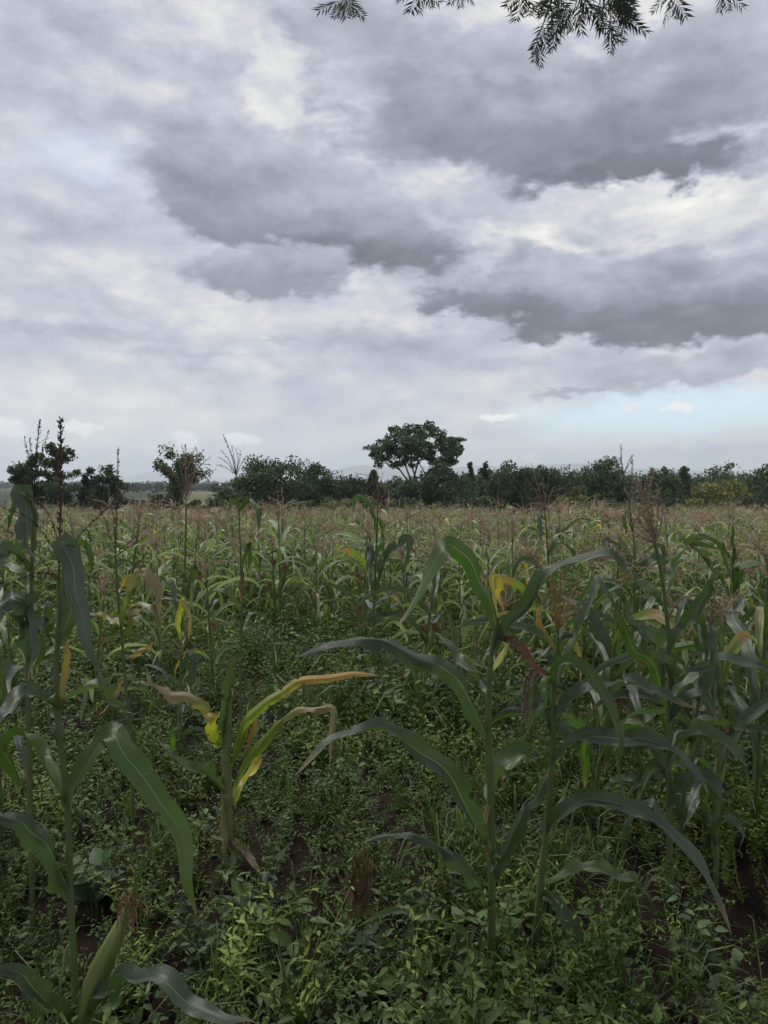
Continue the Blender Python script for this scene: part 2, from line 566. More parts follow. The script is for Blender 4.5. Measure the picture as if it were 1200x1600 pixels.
# ------------------------------------------------------------------ ground
def build_ground():
    rr = np.concatenate([[0.0], np.geomspace(0.4, 16000, 230)])
    na = 240
    aa = np.linspace(0, 2 * math.pi, na, endpoint=False)
    X = rr[:, None] * np.sin(aa)[None]
    Y = rr[:, None] * np.cos(aa)[None]
    Z = zg(X, Y)
    k = np.clip(1 - rr / 25, 0, 1)[:, None]
    Z = Z + k * 0.02 * (np.sin(X * 9 + np.sin(Y * 7) * 2) * np.sin(Y * 11 + np.sin(X * 5)))
    V = np.stack([X, Y, Z], -1).reshape(-1, 3)
    i = np.arange(len(rr) - 1)[:, None] * na
    j = np.arange(na)[None]
    Q = np.stack([i + j, i + na + j, i + na + (j + 1) % na, i + (j + 1) % na], -1).reshape(-1, 4)
    m, b = new_mat('soil_and_fields')
    geo = b.new('ShaderNodeNewGeometry')
    P = geo.outputs['Position']
    sp = b.new('ShaderNodeSeparateXYZ')
    b.put(sp.inputs[0], P)
    n = b.noise(P, 3.0, 8, 0.65)
    n2 = b.noise(P, 40, 5, 0.7)
    soil = b.mix(n, (0.008, 0.005, 0.004, 1), (0.028, 0.015, 0.010, 1))
    soil = b.mix(b.ramp(n2, 0.58, 0.72, 0, 0.6), soil, (0.08, 0.06, 0.035, 1))
    fn = b.noise(b.v('MULTIPLY', P, (0.012, 0.006, 0)), 1.0, 6, 0.6)
    fld = b.mix(b.ramp(fn, 0.35, 0.65), (0.055, 0.075, 0.03, 1), (0.16, 0.16, 0.07, 1))
    fld = b.mix(b.ramp(b.noise(b.v('MULTIPLY', P, (0.004, 0.0011, 0)), 1.0, 4, 0.6), 0.48, 0.56), fld, (0.028, 0.042, 0.024, 1))
    dist = b.v('LENGTH', P)
    c = b.mix(b.ramp(dist, 45, 75), soil, fld)
    p = b.new('ShaderNodeBsdfPrincipled')
    b.put(p.inputs['Base Color'], c)
    p.inputs['Roughness'].default_value = 0.95
    p.inputs['Specular IOR Level'].default_value = 0.15
    bn = b.new('ShaderNodeBump')
    bn.inputs['Strength'].default_value = 0.8
    bn.inputs['Distance'].default_value = 0.03
    b.put(bn.inputs['Height'], b.m('ADD', n, n2))
    b.put(p.inputs['Normal'], bn.outputs[0])
    o = b.new('ShaderNodeOutputMaterial')
    b.put(o.inputs[0], p.outputs[0])
    tag(link('ground', mkmesh('ground', V, [Q], None, None, m)), 'brown soil of the field running out to the far plain', 'ground', kind='structure')


build_ground()


def hill(name, d, prof, depth, label):
    """a ridge with real depth; prof = (px, py) of the skyline"""
    px = np.array([p[0] for p in prof], float)
    py = np.array([p[1] for p in prof], float)
    xs = np.linspace(px[0], px[-1], 90)
    r = np.random.default_rng(int(d))
    hs = np.interp(xs, px, py)
    X = np.array([at(a, 752, d)[0] for a in xs])
    Zt = np.array([at(a, h, d)[2] for a, h in zip(xs, hs)]) + r.normal(0, d * 0.00018, len(xs))
    rows = []
    for k, yy in enumerate(np.linspace(-1, 1, 13)):
        f = (1 - abs(yy)) ** 1.3
        zb = float(zg(0, d)) - 15
        z = zb + (Zt - zb) * f * (1 + 0.12 * np.sin(X / d * 60 + k * 1.7) * (abs(yy) > 0.05))
        rows.append(np.stack([X * (1 + yy * depth / d), np.full_like(X, d + yy * depth), z], -1))
    V = np.array(rows).reshape(-1, 3)
    n = len(xs)
    i = np.arange(len(rows) - 1)[:, None] * n
    j = np.arange(n - 1)[None]
    Q = np.stack([i + j, i + j + 1, i + n + j + 1, i + n + j], -1).reshape(-1, 4)
    m, b = new_mat('hill_scrub')
    geo = b.new('ShaderNodeNewGeometry')
    f = b.noise(geo.outputs['Position'], 0.004, 6, 0.6)
    p = b.new('ShaderNodeBsdfPrincipled')
    b.put(p.inputs['Base Color'], b.mix(f, (0.03, 0.045, 0.03, 1), (0.10, 0.10, 0.06, 1)))
    p.inputs['Roughness'].default_value = 1
    o = b.new('ShaderNodeOutputMaterial')
    b.put(o.inputs[0], p.outputs[0])
    tag(link(name, mkmesh(name, V, [Q], None, None, m)), label, 'hill', kind='structure')


hill('hills', 9000, [(470, 752), (505, 741), (520, 735), (548, 729), (570, 727), (600, 730), (640, 728), (700, 731), (760, 727), (800, 729),
                     (850, 726), (900, 724), (935, 727), (980, 733), (1040, 731), (1110, 738), (1200, 742), (1290, 751)], 900,
     'long pale blue range of hills on the horizon behind the big tree')
hill('hills', 12500, [(120, 751), (180, 747), (205, 744), (225, 739), (236, 738), (250, 742), (300, 746), (380, 748), (470, 750)], 900,
     'small faint hill with one peak on the horizon over the plain')

# ------------------------------------------------------------------ maize: leaves, stalks, tassels, ears
GREEN = np.array((0.045, 0.088, 0.030))
PALETTE = {                       # colours of the blade from base to tip
    'g': [(0, (0.058, 0.110, 0.026)), (1, (0.052, 0.098, 0.024))],
    'b': [(0, (0.060, 0.094, 0.048)), (1, (0.054, 0.088, 0.050))],
    'v': [(0, (0.060, 0.095, 0.040)), (0.4, (0.055, 0.120, 0.022)), (1, (0.085, 0.150, 0.020))],
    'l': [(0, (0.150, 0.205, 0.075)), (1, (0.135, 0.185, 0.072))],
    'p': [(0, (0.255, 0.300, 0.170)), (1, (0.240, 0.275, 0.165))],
    'n': [(0, (0.075, 0.115, 0.045)), (1, (0.070, 0.105, 0.045))],
    'y': [(0, (0.24, 0.30, 0.04)), (0.6, (0.46, 0.42, 0.045)), (1, (0.46, 0.30, 0.06))],
    'go': [(0, (0.13, 0.21, 0.035)), (0.4, (0.22, 0.28, 0.04)), (0.7, (0.52, 0.32, 0.05)), (1, (0.42, 0.26, 0.10))],
    'gb': [(0, (0.17, 0.24, 0.03)), (0.5, (0.19, 0.24, 0.035)), (0.62, (0.34, 0.17, 0.08)), (0.8, (0.20, 0.20, 0.08)), (1, (0.27, 0.15, 0.08))],
    'k': [(0, (0.15, 0.21, 0.04)), (0.35, (0.20, 0.19, 0.07)), (0.7, (0.27, 0.18, 0.11)), (1, (0.22, 0.17, 0.08))],
    'r': [(0, (0.06, 0.07, 0.04)), (0.4, (0.13, 0.05, 0.03)), (1, (0.24, 0.055, 0.04))],
    'o': [(0, (0.20, 0.19, 0.04)), (0.5, (0.40, 0.20, 0.05)), (1, (0.42, 0.13, 0.05))],
    't': [(0, (0.22, 0.17, 0.09)), (1, (0.32, 0.23, 0.14))],
}
EDGE = {'go': (0.40, 0.24, 0.06), 'y': (0.40, 0.22, 0.05), 'k': (0.20, 0.19, 0.06), 'gb': (0.22, 0.2, 0.04)}


def pal(code, t):
    st = PALETTE[code]
    ts = [s[0] for s in st]
    return np.stack([np.interp(t, ts, [s[1][k] for s in st]) for k in range(3)], -1)


def blade(P, W, ns, nu, code='g', hero=False, phi=(0.6, 0.6), fold=0.62, wave=0.3, waves=5.0, seed=0, side=None, twist=0.0,
          holes=0.0, tint=1.0):
    """one maize leaf blade along the midrib P; W is its full width"""
    r = np.random.default_rng(seed)
    C = spline(P, ns + 1)
    t = np.linspace(0, 1, ns + 1)
    L0 = np.linalg.norm(np.diff(C, axis=0), axis=1).sum()
    for k_, a_ in ((2.3, .014), (4.7, .007)):        # small kinks along the rib
        C = C + (a_ * L0 * np.sin(6.28 * k_ * t + r.uniform(0, 6.28)) * np.clip(t * 4, 0, 1))[:, None] * norm(r.normal(0, 1, 3))[None]
    T = norm(np.gradient(C, axis=0))
    if hero:
        view = norm(C - np.array([0, 0, CAM_H]))
        vi = norm(np.cross(view, T))
        dd = norm(np.cross(T, vi))
        ph = phi[0] + (phi[1] - phi[0]) * t + (0.45 * np.sin(6.28 * r.uniform(.8, 1.5) * t + r.uniform(0, 6.28)) * np.clip(t * 3, 0, 1) if phi[0] > .22 else 0)
        best = None
        for sg in (1, -1):        # the upper face looks up and, seen from above, towards us
            wd = np.cos(ph)[:, None] * vi + sg * np.sin(ph)[:, None] * dd
            nn = np.cross(T, wd)
            k = int(ns * .6)
            sc_ = float((nn[:k, 2] * -(nn[:k] * view[:k]).sum(1)).mean())
            if best is None or sc_ > best[0]: best = (sc_, wd)
        Wd = best[1]
    else:
        Wd = norm(np.broadcast_to(side, T.shape) - T * (T @ side)[:, None])
        N0 = np.cross(T, Wd)
        a = twist * t
        Wd = np.cos(a)[:, None] * Wd + np.sin(a)[:, None] * N0
    N = np.cross(T, Wd)
    if N[: ns // 3 + 1, 2].mean() < 0:
        N = -N
    w = 0.5 * W * (0.45 + 0.55 * np.clip(t / 0.22, 0, 1) ** 0.8) * np.where(t > 0.4, np.clip(1 - ((t - 0.4) / 0.6) ** 2, 0, 1) ** 0.85, 1)
    w = np.maximum(w, 0.0012)
    u = np.linspace(-1, 1, nu + 1)
    ph1, ph2 = r.uniform(0, 6.28, 2)
    ln_ = np.linalg.norm(np.diff(C, axis=0), axis=1).sum()
    waves = max(1.0, waves * min(1.2, ln_ / 0.75))
    k1, k2 = waves * r.uniform(0.8, 1.2), waves * r.uniform(0.8, 1.25)
    env = np.clip(t * 4, 0, 1) * np.clip((1 - t) * 3, 0.15, 1)
    wl = np.sin(6.28 * k1 * t + ph1) + 0.35 * np.sin(6.28 * k1 * 1.7 * t + ph2)
    wr = np.sin(6.28 * k2 * t + ph2) + 0.35 * np.sin(6.28 * k2 * 1.6 * t + ph1)
    fo = fold * (1.25 - 0.6 * t) + 0.12 * np.sin(6.28 * 1.3 * t + ph1)
    wl = np.sign(wl) * np.abs(wl) ** 0.8
    U = u[None, :]
    pinch = 1 + 0.05 * np.where(U < 0, wl[:, None], wr[:, None]) * (wave > 0.1) * env[:, None]
    wv = np.where(U < 0, wl[:, None], wr[:, None]) * np.abs(U) ** 1.7 * (wave * env * w)[:, None]
    V = (C[:, None] + Wd[:, None] * (U * pinch * (w * np.cos(fo))[:, None])[..., None]
         + N[:, None] * (np.abs(U) ** 1.15 * (w * np.sin(fo))[:, None] + wv)[..., None])
    m = nu + 1
    i = np.arange(ns)[:, None] * m
    j = np.arange(nu)[None]
    Q = np.stack([i + j, i + j + 1, i + m + j + 1, i + m + j], -1).reshape(-1, 4)
    if hero:                       # torn, nibbled margins
        rows = np.repeat(np.arange(ns), nu)
        cols = np.tile(np.arange(nu), ns)
        pr = 0.10 if code in ('k', 'gb', 'go', 't') else 0.035
        nick = (r.random(len(Q)) < pr) & (rows > ns * .25) & ((cols == 0) | (cols == nu - 1))
        for i_ in np.where(nick)[0]:           # some nicks cut deeper
            if r.random() < .4: nick[i_ + (1 if cols[i_] == 0 else -1)] = True
        Q = Q[~nick]
    if holes:
        keep = np.ones(len(Q), bool)
        rows, cols = (Q[:, 0] // m), (Q[:, 0] % m)
        keep[(r.random(len(Q)) < holes) & (rows > ns * .3) & (rows < ns * .85) & (cols > nu * .55) & (cols < nu - 1)] = False
        Q = Q[keep]
    col = pal(code, t)[:, None, :] * np.ones((1, m, 1))
    if code in EDGE:
        e = (np.abs(U) ** 2.5 * np.clip(t * 1.5, 0, 1)[:, None] * (0.5 + 0.5 * np.sin(9 * t + ph1))[:, None])[..., None]
        col = col * (1 - e) + np.array(EDGE[code]) * e
    if code == 'o':            # one half still yellow green
        e = (np.clip(0.5 - 0.9 * U, 0, 1) * np.ones_like(t)[:, None])[..., None]
        col = col * (1 - e) + np.array((0.22, 0.21, 0.035)) * e
    tipk = np.clip((t - r.uniform(.86, .95)) / .06, 0, 1)[:, None, None] * 0.8     # withered tip
    col = col * (1 - tipk) + np.array((0.24, 0.18, 0.10)) * tipk
    col = col * tint * (1 + 0.10 * np.sin(7 * t + ph2))[:, None, None]
    luv = np.stack(np.broadcast_arrays(U, t[:, None]), -1).reshape(-1, 2)
    return G().add(V.reshape(-1, 3), Q, None, col.reshape(-1, 3), luv)


def stalk(P, r0, r1, sides=8, c0=(0.10, 0.13, 0.05), c1=(0.07, 0.11, 0.035), node=0.15, fine=True):
    P = np.asarray(P, float)
    ln = np.linalg.norm(np.diff(P, axis=0), axis=1).sum()
    n = max(4, int(ln / (0.018 if fine else 0.2)))
    C = spline(P, n)
    s = np.linspace(0, ln, n)
    f = s / ln
    R = r0 + (r1 - r0) * f
    if fine:
        ph = (s % node) / node
        R = R * (1 + 0.28 * np.exp(-((ph - 0.03) / 0.05) ** 2) + 0.12 * (1 - ph) * (f > 0.15))
        ring = np.exp(-((ph - 0.02) / 0.045) ** 2)[:, None]
    else:
        ring = 0
    col = np.array(c0) * (1 - f[:, None]) + np.array(c1) * f[:, None]
    col = col * (1 - 0.45 * ring) + np.array((0.12, 0.10, 0.05)) * 0.45 * ring if fine else col
    return tube(C, R, sides, col)


def spikelets(P, r, col, dens=0.006, size=0.011, seed=0):
    """one tassel branch: a thin axis clothed in small pointed spikelets"""
    rr = np.random.default_rng(seed)
    ln = np.linalg.norm(np.diff(np.asarray(P, float), axis=0), axis=1).sum()
    C = spline(P, max(5, int(ln / 0.03)))
    g = tube(C, np.linspace(r, r * 0.5, len(C)), 4, np.array(col) * 0.8)
    n = max(6, int(ln / dens))
    f = np.sort(rr.uniform(0.08, 1, n))
    k = f * (len(C) - 1)
    i = np.clip(k.astype(int), 0, len(C) - 2)
    p = C[i] + (C[i + 1] - C[i]) * (k - i)[:, None]
    T = norm(C[i + 1] - C[i])
    o = norm(np.cross(T, rr.normal(0, 1, (n, 3))))
    d = norm(T * rr.uniform(0.9, 1.6, (n, 1)) + o)
    s2 = np.cross(d, o)
    L = size * rr.uniform(0.7, 1.2, (n, 1))
    V = np.stack([p, p + d * L * .5 + s2 * L * .24, p + d * L, p + d * L * .5 - s2 * L * .24, p + d * L * .45 + o * L * .22], 1)
    b = (np.arange(n) * 5)[:, None]
    T3 = np.concatenate([b + np.array([0, 1, 4]), b + np.array([1, 2, 4]), b + np.array([2, 3, 4]), b + np.array([3, 0, 4])], 0)
    cc = np.array(col)[None, None] * rr.uniform(0.6, 1.35, (n, 1, 1)) * np.ones((1, 5, 1))
    g.add(V.reshape(-1, 3), None, T3, cc.reshape(-1, 3))
    return g


def ear(P, r, col=(0.17, 0.21, 0.07), silk=(0.30, 0.19, 0.11), seed=0):
    """husked cob: lapped husk leaves round a spindle and a tuft of silk; returns husk, silk"""
    rr = np.random.default_rng(seed)
    C = spline(P, 14)
    f = np.linspace(0, 1, 14)
    R = r * np.interp(f, [0, .2, .42, .7, .9, 1], [.62, .95, 1, .72, .42, .22])
    sides = 14
    g = tube(C, R, sides, np.array(col)[None] * (0.85 + 0.35 * np.sin(f * 9)[:, None] * 0.3 + 0.2 * f[:, None]))
    V, Q, T, c, L = g.arr()
    # ridged, overlapping husk edges
    ang = np.tile(np.arange(sides), 14)
    V = V + 0.10 * (V - np.repeat(C, sides, 0)) * (np.where(ang % 4 == 0, 1.0, -0.3))[:, None]
    g = G().add(V, Q, T, c * np.where(ang % 4 == 0, 1.25, 0.95)[:, None], L)
    ax = norm(C[-1] - C[-3])
    sg = G()
    for k in range(60):
        dr = norm(ax * rr.uniform(0.2, 1.2) + rr.normal(0, 0.75, 3))
        e = C[-1] + dr * rr.uniform(0.015, 0.04)
        e2 = e + np.array([rr.normal(0, .012), rr.normal(0, .012), -rr.uniform(0.02, 0.075)])
        sg.join(tube(spline([C[-1] - ax * .005, e, e2], 5), 0.0015, 3, np.array(silk) * rr.uniform(0.6, 1.3)))
    return g, sg


def emit(root_name, parts, base, label, group, cat='maize plant'):
    """an Empty at the foot and one mesh per part; a part = (name, G, material, [sub-parts], label)"""
    root = empty(root_name, base)
    tag(root, label, cat, group)
    for p in parts:
        o = link(p[0], p[1].mesh(p[0], p[2], base), root)
        if len(p) > 4 and p[4]: o['label'] = p[4]
        for q in (p[3] if len(p) > 3 and p[3] else []):
            link(q[0], q[1].mesh(q[0], q[2], base), o)
    return root


def copy_tree(o, parent=None):
    c = o.copy()
    COL.objects.link(c)
    c.parent = parent
    for ch in list(o.children):
        copy_tree(ch, c)
    return c


# ---- natural plants, used for the field
def nat_leaf(base, az, L, e0, bend, W, ns, nu, code, seed, brk=None, wave=0.16, tint=1.0, roll=0.3):
    n = 14
    e = e0
    p = np.array(base, float)
    pts = [p.copy()]
    for k in range(n):
        t = (k + 0.5) / n
        ang = e0 - bend * t ** 1.4
        if brk is not None and t > brk: ang = min(ang, -1.15)
        a = az + 0.35 * math.sin(3 * t + seed) * t
        p = p + (L / n) * np.array([math.cos(a) * math.cos(ang), math.sin(a) * math.cos(ang), math.sin(ang)])
        pts.append(p.copy())
    side = np.array([-math.sin(az), math.cos(az), 0.0])
    side = side * math.cos(roll) + np.array([0, 0, 1.0]) * math.sin(roll)
    return blade(pts, W, ns, nu, code, side=side, twist=((seed * 37) % 100 / 100 - 0.5) * 3.0, seed=seed, wave=wave, tint=tint, waves=4)


def nat_plant(seed, H=1.35, nl=9, ns=10, nu=4, fine=True, greens='gblv', dry=0.15, tassel_c=(0.44, 0.32, 0.25), far=False, pale=1.0, wide=1.0, tassel=True, long=1.0):
    r = np.random.default_rng(seed)
    lean = r.normal(0, 0.05, 2)
    S = [np.array([0, 0, -0.03]), np.array([lean[0] * .3, lean[1] * .3, H * .4]), np.array([lean[0], lean[1], H])]
    Sp = spline(S, 30)
    parts = []
    dryc = np.array((0.20, 0.16, 0.08))
    gc = np.array((0.09, 0.125, 0.045)) * (1 if r.random() > .3 else 0.9)
    parts.append(('stalk', stalk(S, 0.012 if not far else 0.013, 0.006, 7 if fine else 3, gc * 1.1, gc, fine=fine), M_STALK))
    az0 = r.uniform(0, 6.28)
    for i in range(nl):
        f = (i + 0.6) / (nl + 0.2)
        h = 0.10 + 0.86 * f
        b = Sp[int(h * 29)]
        low = f < 0.3
        u = r.random()
        if low and u < dry * 1.6: code = r.choice(list('tkyo'))
        elif u < dry: code = r.choice(['go', 'y', 'k', 'p', 'gb'])
        else: code = r.choice(list(greens))
        L = (0.30 + 0.34 * math.sin(math.pi * (0.15 + 0.75 * f))) * r.uniform(0.75, 1.2) * long
        brk = r.uniform(0.3, 0.6) if r.random() < 0.35 else None
        parts.append(('leaf', nat_leaf(b, az0 + i * math.pi + r.normal(0, 0.45), L, r.uniform(0.75, 1.25), r.uniform(1.3, 2.7), wide * r.uniform(0.034, 0.056) * (0.8 if f > .85 else 1),
                                       ns, nu, code, int(r.integers(1e6)), brk, tint=pale * r.uniform(0.8, 1.25), roll=r.normal(0, 0.45)), M_LEAF))
    top = Sp[-1]
    tg = G()
    tc = np.array(tassel_c) * r.uniform(0.8, 1.2)
    hgt = r.uniform(0.22, 0.34)
    nb = int(r.integers(7, 13)) if tassel else int(r.integers(0, 3))
    for k in range(nb + 1):
        if k == 0:
            pts = [top, top + np.array([lean[0] * .2, lean[1] * .2, hgt])]
        else:
            a = r.uniform(0, 6.28)
            s0 = top + np.array([0, 0, r.uniform(0.0, 0.08)])
            ln = r.uniform(0.13, 0.22)
            o = r.uniform(0.25, 0.95)
            pts = [s0, s0 + ln * .5 * np.array([math.cos(a) * o * .8, math.sin(a) * o * .8, .8]), s0 + ln * np.array([math.cos(a) * o * 1.35, math.sin(a) * o * 1.35, 1.0 - .55 * o])]
        if fine:
            tg.join(spikelets(pts, 0.002, tc, 0.007, 0.016, int(r.integers(1e6))))
        else:
            tg.join(tube(spline(pts, 2 if far else 4), np.linspace(0.005, 0.003, 2 if far else 4), 3, tc * r.uniform(.75, 1.2)))
    parts.append(('tassel', tg, M_TASSEL))
    if r.random() < 0.6:
        b = Sp[int(29 * r.uniform(0.42, 0.55))]
        a = az0 + r.normal(0, .4)
        dr = np.array([math.cos(a) * .35, math.sin(a) * .35, 0.94])
        if fine:
            hk, sk = ear([b, b + dr * .1, b + dr * .22], 0.026, seed=seed)
            parts.append(('ear', hk, M_HUSK, [('silk', sk, M_TASSEL)]))
        else:
            parts.append(('ear', tube(spline([b, b + dr * .08, b + dr * .2], 4), [0.012, 0.026, 0.022, 0.005], 4, (0.16, 0.19, 0.07)), M_HUSK))
    return parts


# ------------------------------------------------------------------ the plants one can tell apart
def hero_plant(label, d, stem, leaves, r0=0.012, r1=0.007, tassel=None, ears=(), stalkc=((0.10, 0.13, 0.05), (0.07, 0.11, 0.035)), seed=0,
               tasselc=(0.10, 0.075, 0.06), spike=0.013, lean=0.0, root=True, spk=0.0045):
    """stem: pixels from the top down; leaves: (pixels base to tip, apparent width in px, depth swing, colour code, options)"""
    n = len(stem)
    P = [at(px, py, d + lean * (1 - i / max(1, n - 1))) for i, (px, py) in enumerate(stem)]
    if root:
        b = P[-1].copy()
        b[2] = float(zg(b[0], b[1])) - 0.02
        if b[2] < P[-1][2] - 0.02: P.append(b)
    P = P[::-1]
    base = np.array([P[0][0], P[0][1], float(zg(P[0][0], P[0][1]))])
    parts = [('stalk', stalk(P, r0 * .84, r1 * .84, 10, *stalkc), M_STALK)]
    for i, lf in enumerate(leaves):
        pts, w, dd, code = lf[:4]
        o = dict(lf[4]) if len(lf) > 4 else {}
        lab = o.pop('label', None)
        phi = o.pop('phi', (0.8, 0.7))
        if phi[0] > 0.22: phi = (phi[0] + .35, phi[1] + .3)
        d0 = o.pop('d0', 0.0)
        m = len(pts)
        seg = np.concatenate([[0], np.cumsum([math.dist(pts[k], pts[k + 1]) for k in range(m - 1)])])
        seg = seg / seg[-1]
        p3 = [at(px, py, d + d0 + dd * (s ** 0.8)) for (px, py), s in zip(pts, seg)]
        W = 0.68 * min(w * d / F_PX / math.cos(min((abs(phi[0]) + abs(phi[1])) / 2, 1.0)), 0.12)
        o.setdefault('wave', 0.34)
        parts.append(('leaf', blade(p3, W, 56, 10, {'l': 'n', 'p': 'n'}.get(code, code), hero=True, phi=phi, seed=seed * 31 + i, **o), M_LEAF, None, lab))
    if tassel:
        tp = [[at(px, py, d + lean + k * (j / max(1, len(br) - 1))) for j, (px, py) in enumerate(br)]
              for br, k in zip(tassel, [0.0] + [random.uniform(-.12, .12) for _ in tassel])]
        jr = np.random.default_rng(seed + 400)
        fine_ = d < 2.7
        brs = list(tp[1:])
        if len(brs) > 5 and seed in (4, 9, 10, 12, 15):           # a full tassel: more fingers between the traced ones
            brs += [[q + jr.normal(0, .012 * (1 + 2 * i), 3) * (i > 0) for i, q in enumerate(b)] for b in tp[1:] for _ in range(1)]
        tasselc = np.array(tasselc) * (1.0 if fine_ else 1.25)
        subs = [('tassel_branch', spikelets(b, 0.0016 if fine_ else 0.002, tasselc, spk * (1 if fine_ else 1.25), 0.010 if fine_ else 0.0118, seed * 7 + k), M_TASSEL) for k, b in enumerate(brs)]
        parts.append(('tassel', spikelets(tp[0], 0.0028, tasselc, spk * 0.6, spike, seed), M_TASSEL, subs))
    for e in ears:
        pts, rpx = e[0], e[1]
        p3 = [at(px, py, d - 0.03) for px, py in pts]
        hk, sk = ear(p3, rpx * d / F_PX, seed=seed, **(e[2] if len(e) > 2 else {}))
        parts.append(('ear', hk, M_HUSK, [('silk', sk, M_TASSEL)]))
    return emit('maize_plant', parts, base, label, None)


hero_plant('tall maize plant with one upright dark tassel spike and a fat green ear', 1.95,
           [(92, 905), (93, 960), (88, 1040), (90, 1115), (105, 1260), (110, 1400), (116, 1520), (120, 1640)],
           [([(94, 1010), (112, 930), (108, 862), (101, 850), (110, 885), (124, 945), (139, 1005), (156, 1062)], 46, -0.22, 'b', dict(phi=(0.2, 0.1), wave=0.08, holes=0.05, fold=0.3)),
            ([(93, 985), (120, 880), (128, 850), (139, 868), (133, 900)], 20, 0.14, 'g'),
            ([(92, 1112), (101, 1060), (104, 1010), (101, 962)], 16, 0.06, 'o', dict(phi=(0.2, 0.2), wave=0.05, fold=0.2, label='yellow and orange upright leaf')),
            ([(90, 1108), (62, 1092), (35, 1088), (10, 1110), (-12, 1150)], 30, -0.25, 'b'),
            ([(91, 1100), (120, 1085), (155, 1076), (172, 1092), (190, 1112), (208, 1114)], 26, 0.28, 'l'),
            ([(106, 1262), (112, 1235), (140, 1185), (165, 1153), (188, 1152), (212, 1195), (250, 1262), (285, 1320), (300, 1380), (305, 1432)], 50, -0.22, 'v', dict(phi=(0.45, 0.15), wave=0.12, fold=0.3)),
            ([(110, 1402), (95, 1360), (62, 1310), (25, 1282), (-30, 1270)], 50, -0.2, 'b', dict(phi=(0.3, 0.3))),
            ([(117, 1610), (85, 1580), (40, 1530), (-25, 1510)], 44, -0.2, 'b', dict(phi=(0.3, 0.3))),
            ([(125, 1590), (165, 1545), (215, 1530), (268, 1545), (320, 1580), (400, 1606)], 46, -0.3, 'b', dict(phi=(0.3, 0.3))),
            ([(104, 1262), (60, 1180), (30, 1150), (12, 1175), (30, 1240)], 38, 0.2, 'g', dict(d0=0.1)),
            ([(203, 1404), (220, 1355), (240, 1322), (286, 1284)], 12, -0.05, 'v', dict(phi=(0.3, 0.3), d0=-0.03, wave=0.05, label='narrow husk leaf at the tip of the ear')),
            ([(128, 1600), (185, 1560), (195, 1490)], 22, 0.1, 'v')],
           tassel=[[(92, 905), (94, 800), (95, 720), (94, 655)], [(92, 880), (130, 830), (207, 757)], [(92, 870), (50, 812), (-8, 790)],
                   [(92, 905), (45, 855), (-8, 815)], [(92, 905), (60, 893), (-2, 920)], [(94, 885), (120, 895), (160, 905)], [(92, 850), (75, 800), (40, 770)]],
           spike=0.016, ears=[([(125, 1600), (150, 1530), (180, 1465), (204, 1412)], 16.5, dict(silk=(0.26, 0.17, 0.09)))], seed=1)

hero_plant('maize plant at the edge with crumpled grey leaves and five upright dark tassel spikes', 2.6,
           [(53, 795), (50, 880), (48, 980), (44, 1080)],
           [([(52, 820), (40, 770), (36, 780), (48, 850), (58, 893)], 24, -0.2, 'b'),
            ([(50, 900), (20, 865), (5, 870), (-10, 900)], 26, -0.2, 'b'),
            ([(49, 950), (30, 900), (10, 885), (-8, 880)], 22, 0.2, 'g'),
            ([(49, 990), (45, 945), (25, 930), (2, 950), (-5, 975)], 30, -0.2, 'b', dict(wave=0.5, waves=7)),
            ([(48, 1030), (35, 950), (38, 935), (48, 980), (45, 1072)], 26, -0.15, 'b', dict(wave=0.5, waves=7)),
            ([(47, 1040), (62, 960), (70, 950), (62, 1000), (55, 1060)], 22, 0.15, 'g'),
            ([(50, 860), (42, 800), (34, 770), (20, 800), (12, 840)], 22, 0.15, 'g')],
           tassel=[[(53, 795), (55, 740), (62, 655)], [(53, 790), (48, 735), (38, 683)], [(53, 790), (50, 735), (47, 684)], [(54, 780), (60, 730), (76, 674)],
                   [(54, 780), (64, 730), (67, 688)], [(53, 790), (42, 770), (20, 720)]], seed=2, tasselc=(0.09, 0.075, 0.06))

hero_plant('slender maize plant with a single thin spike and pinkish drying leaves', 3.2,
           [(180, 870), (184, 930), (191, 1000), (197, 1080), (206, 1160)],
           [([(192, 985), (205, 930), (222, 898), (238, 915), (245, 955), (252, 1000)], 20, -0.2, 'k'),
            ([(186, 930), (192, 918), (205, 905), (222, 898)], 14, 0.1, 'o'),
            ([(192, 985), (170, 968), (140, 958)], 16, 0.2, 'k'),
            ([(194, 992), (204, 962), (222, 950), (232, 957)], 20, -0.2, 'k'),
            ([(198, 1030), (215, 1020), (246, 1001)], 13, -0.1, 'o', dict(phi=(.2, .2))),
            ([(199, 1060), (178, 1090), (155, 1120)], 10, 0.2, 't'),
            ([(203, 1120), (195, 1100), (160, 1082)], 16, -0.2, 'l')],
           tassel=[[(180, 870), (182, 790), (185, 700)], [(180, 860), (170, 830), (160, 800)], [(180, 865), (205, 845), (232, 820)], [(180, 870), (200, 855), (228, 838)], [(180, 850), (176, 800), (168, 790)]],
           seed=3, tasselc=(0.11, 0.09, 0.06), r0=0.010, r1=0.005)

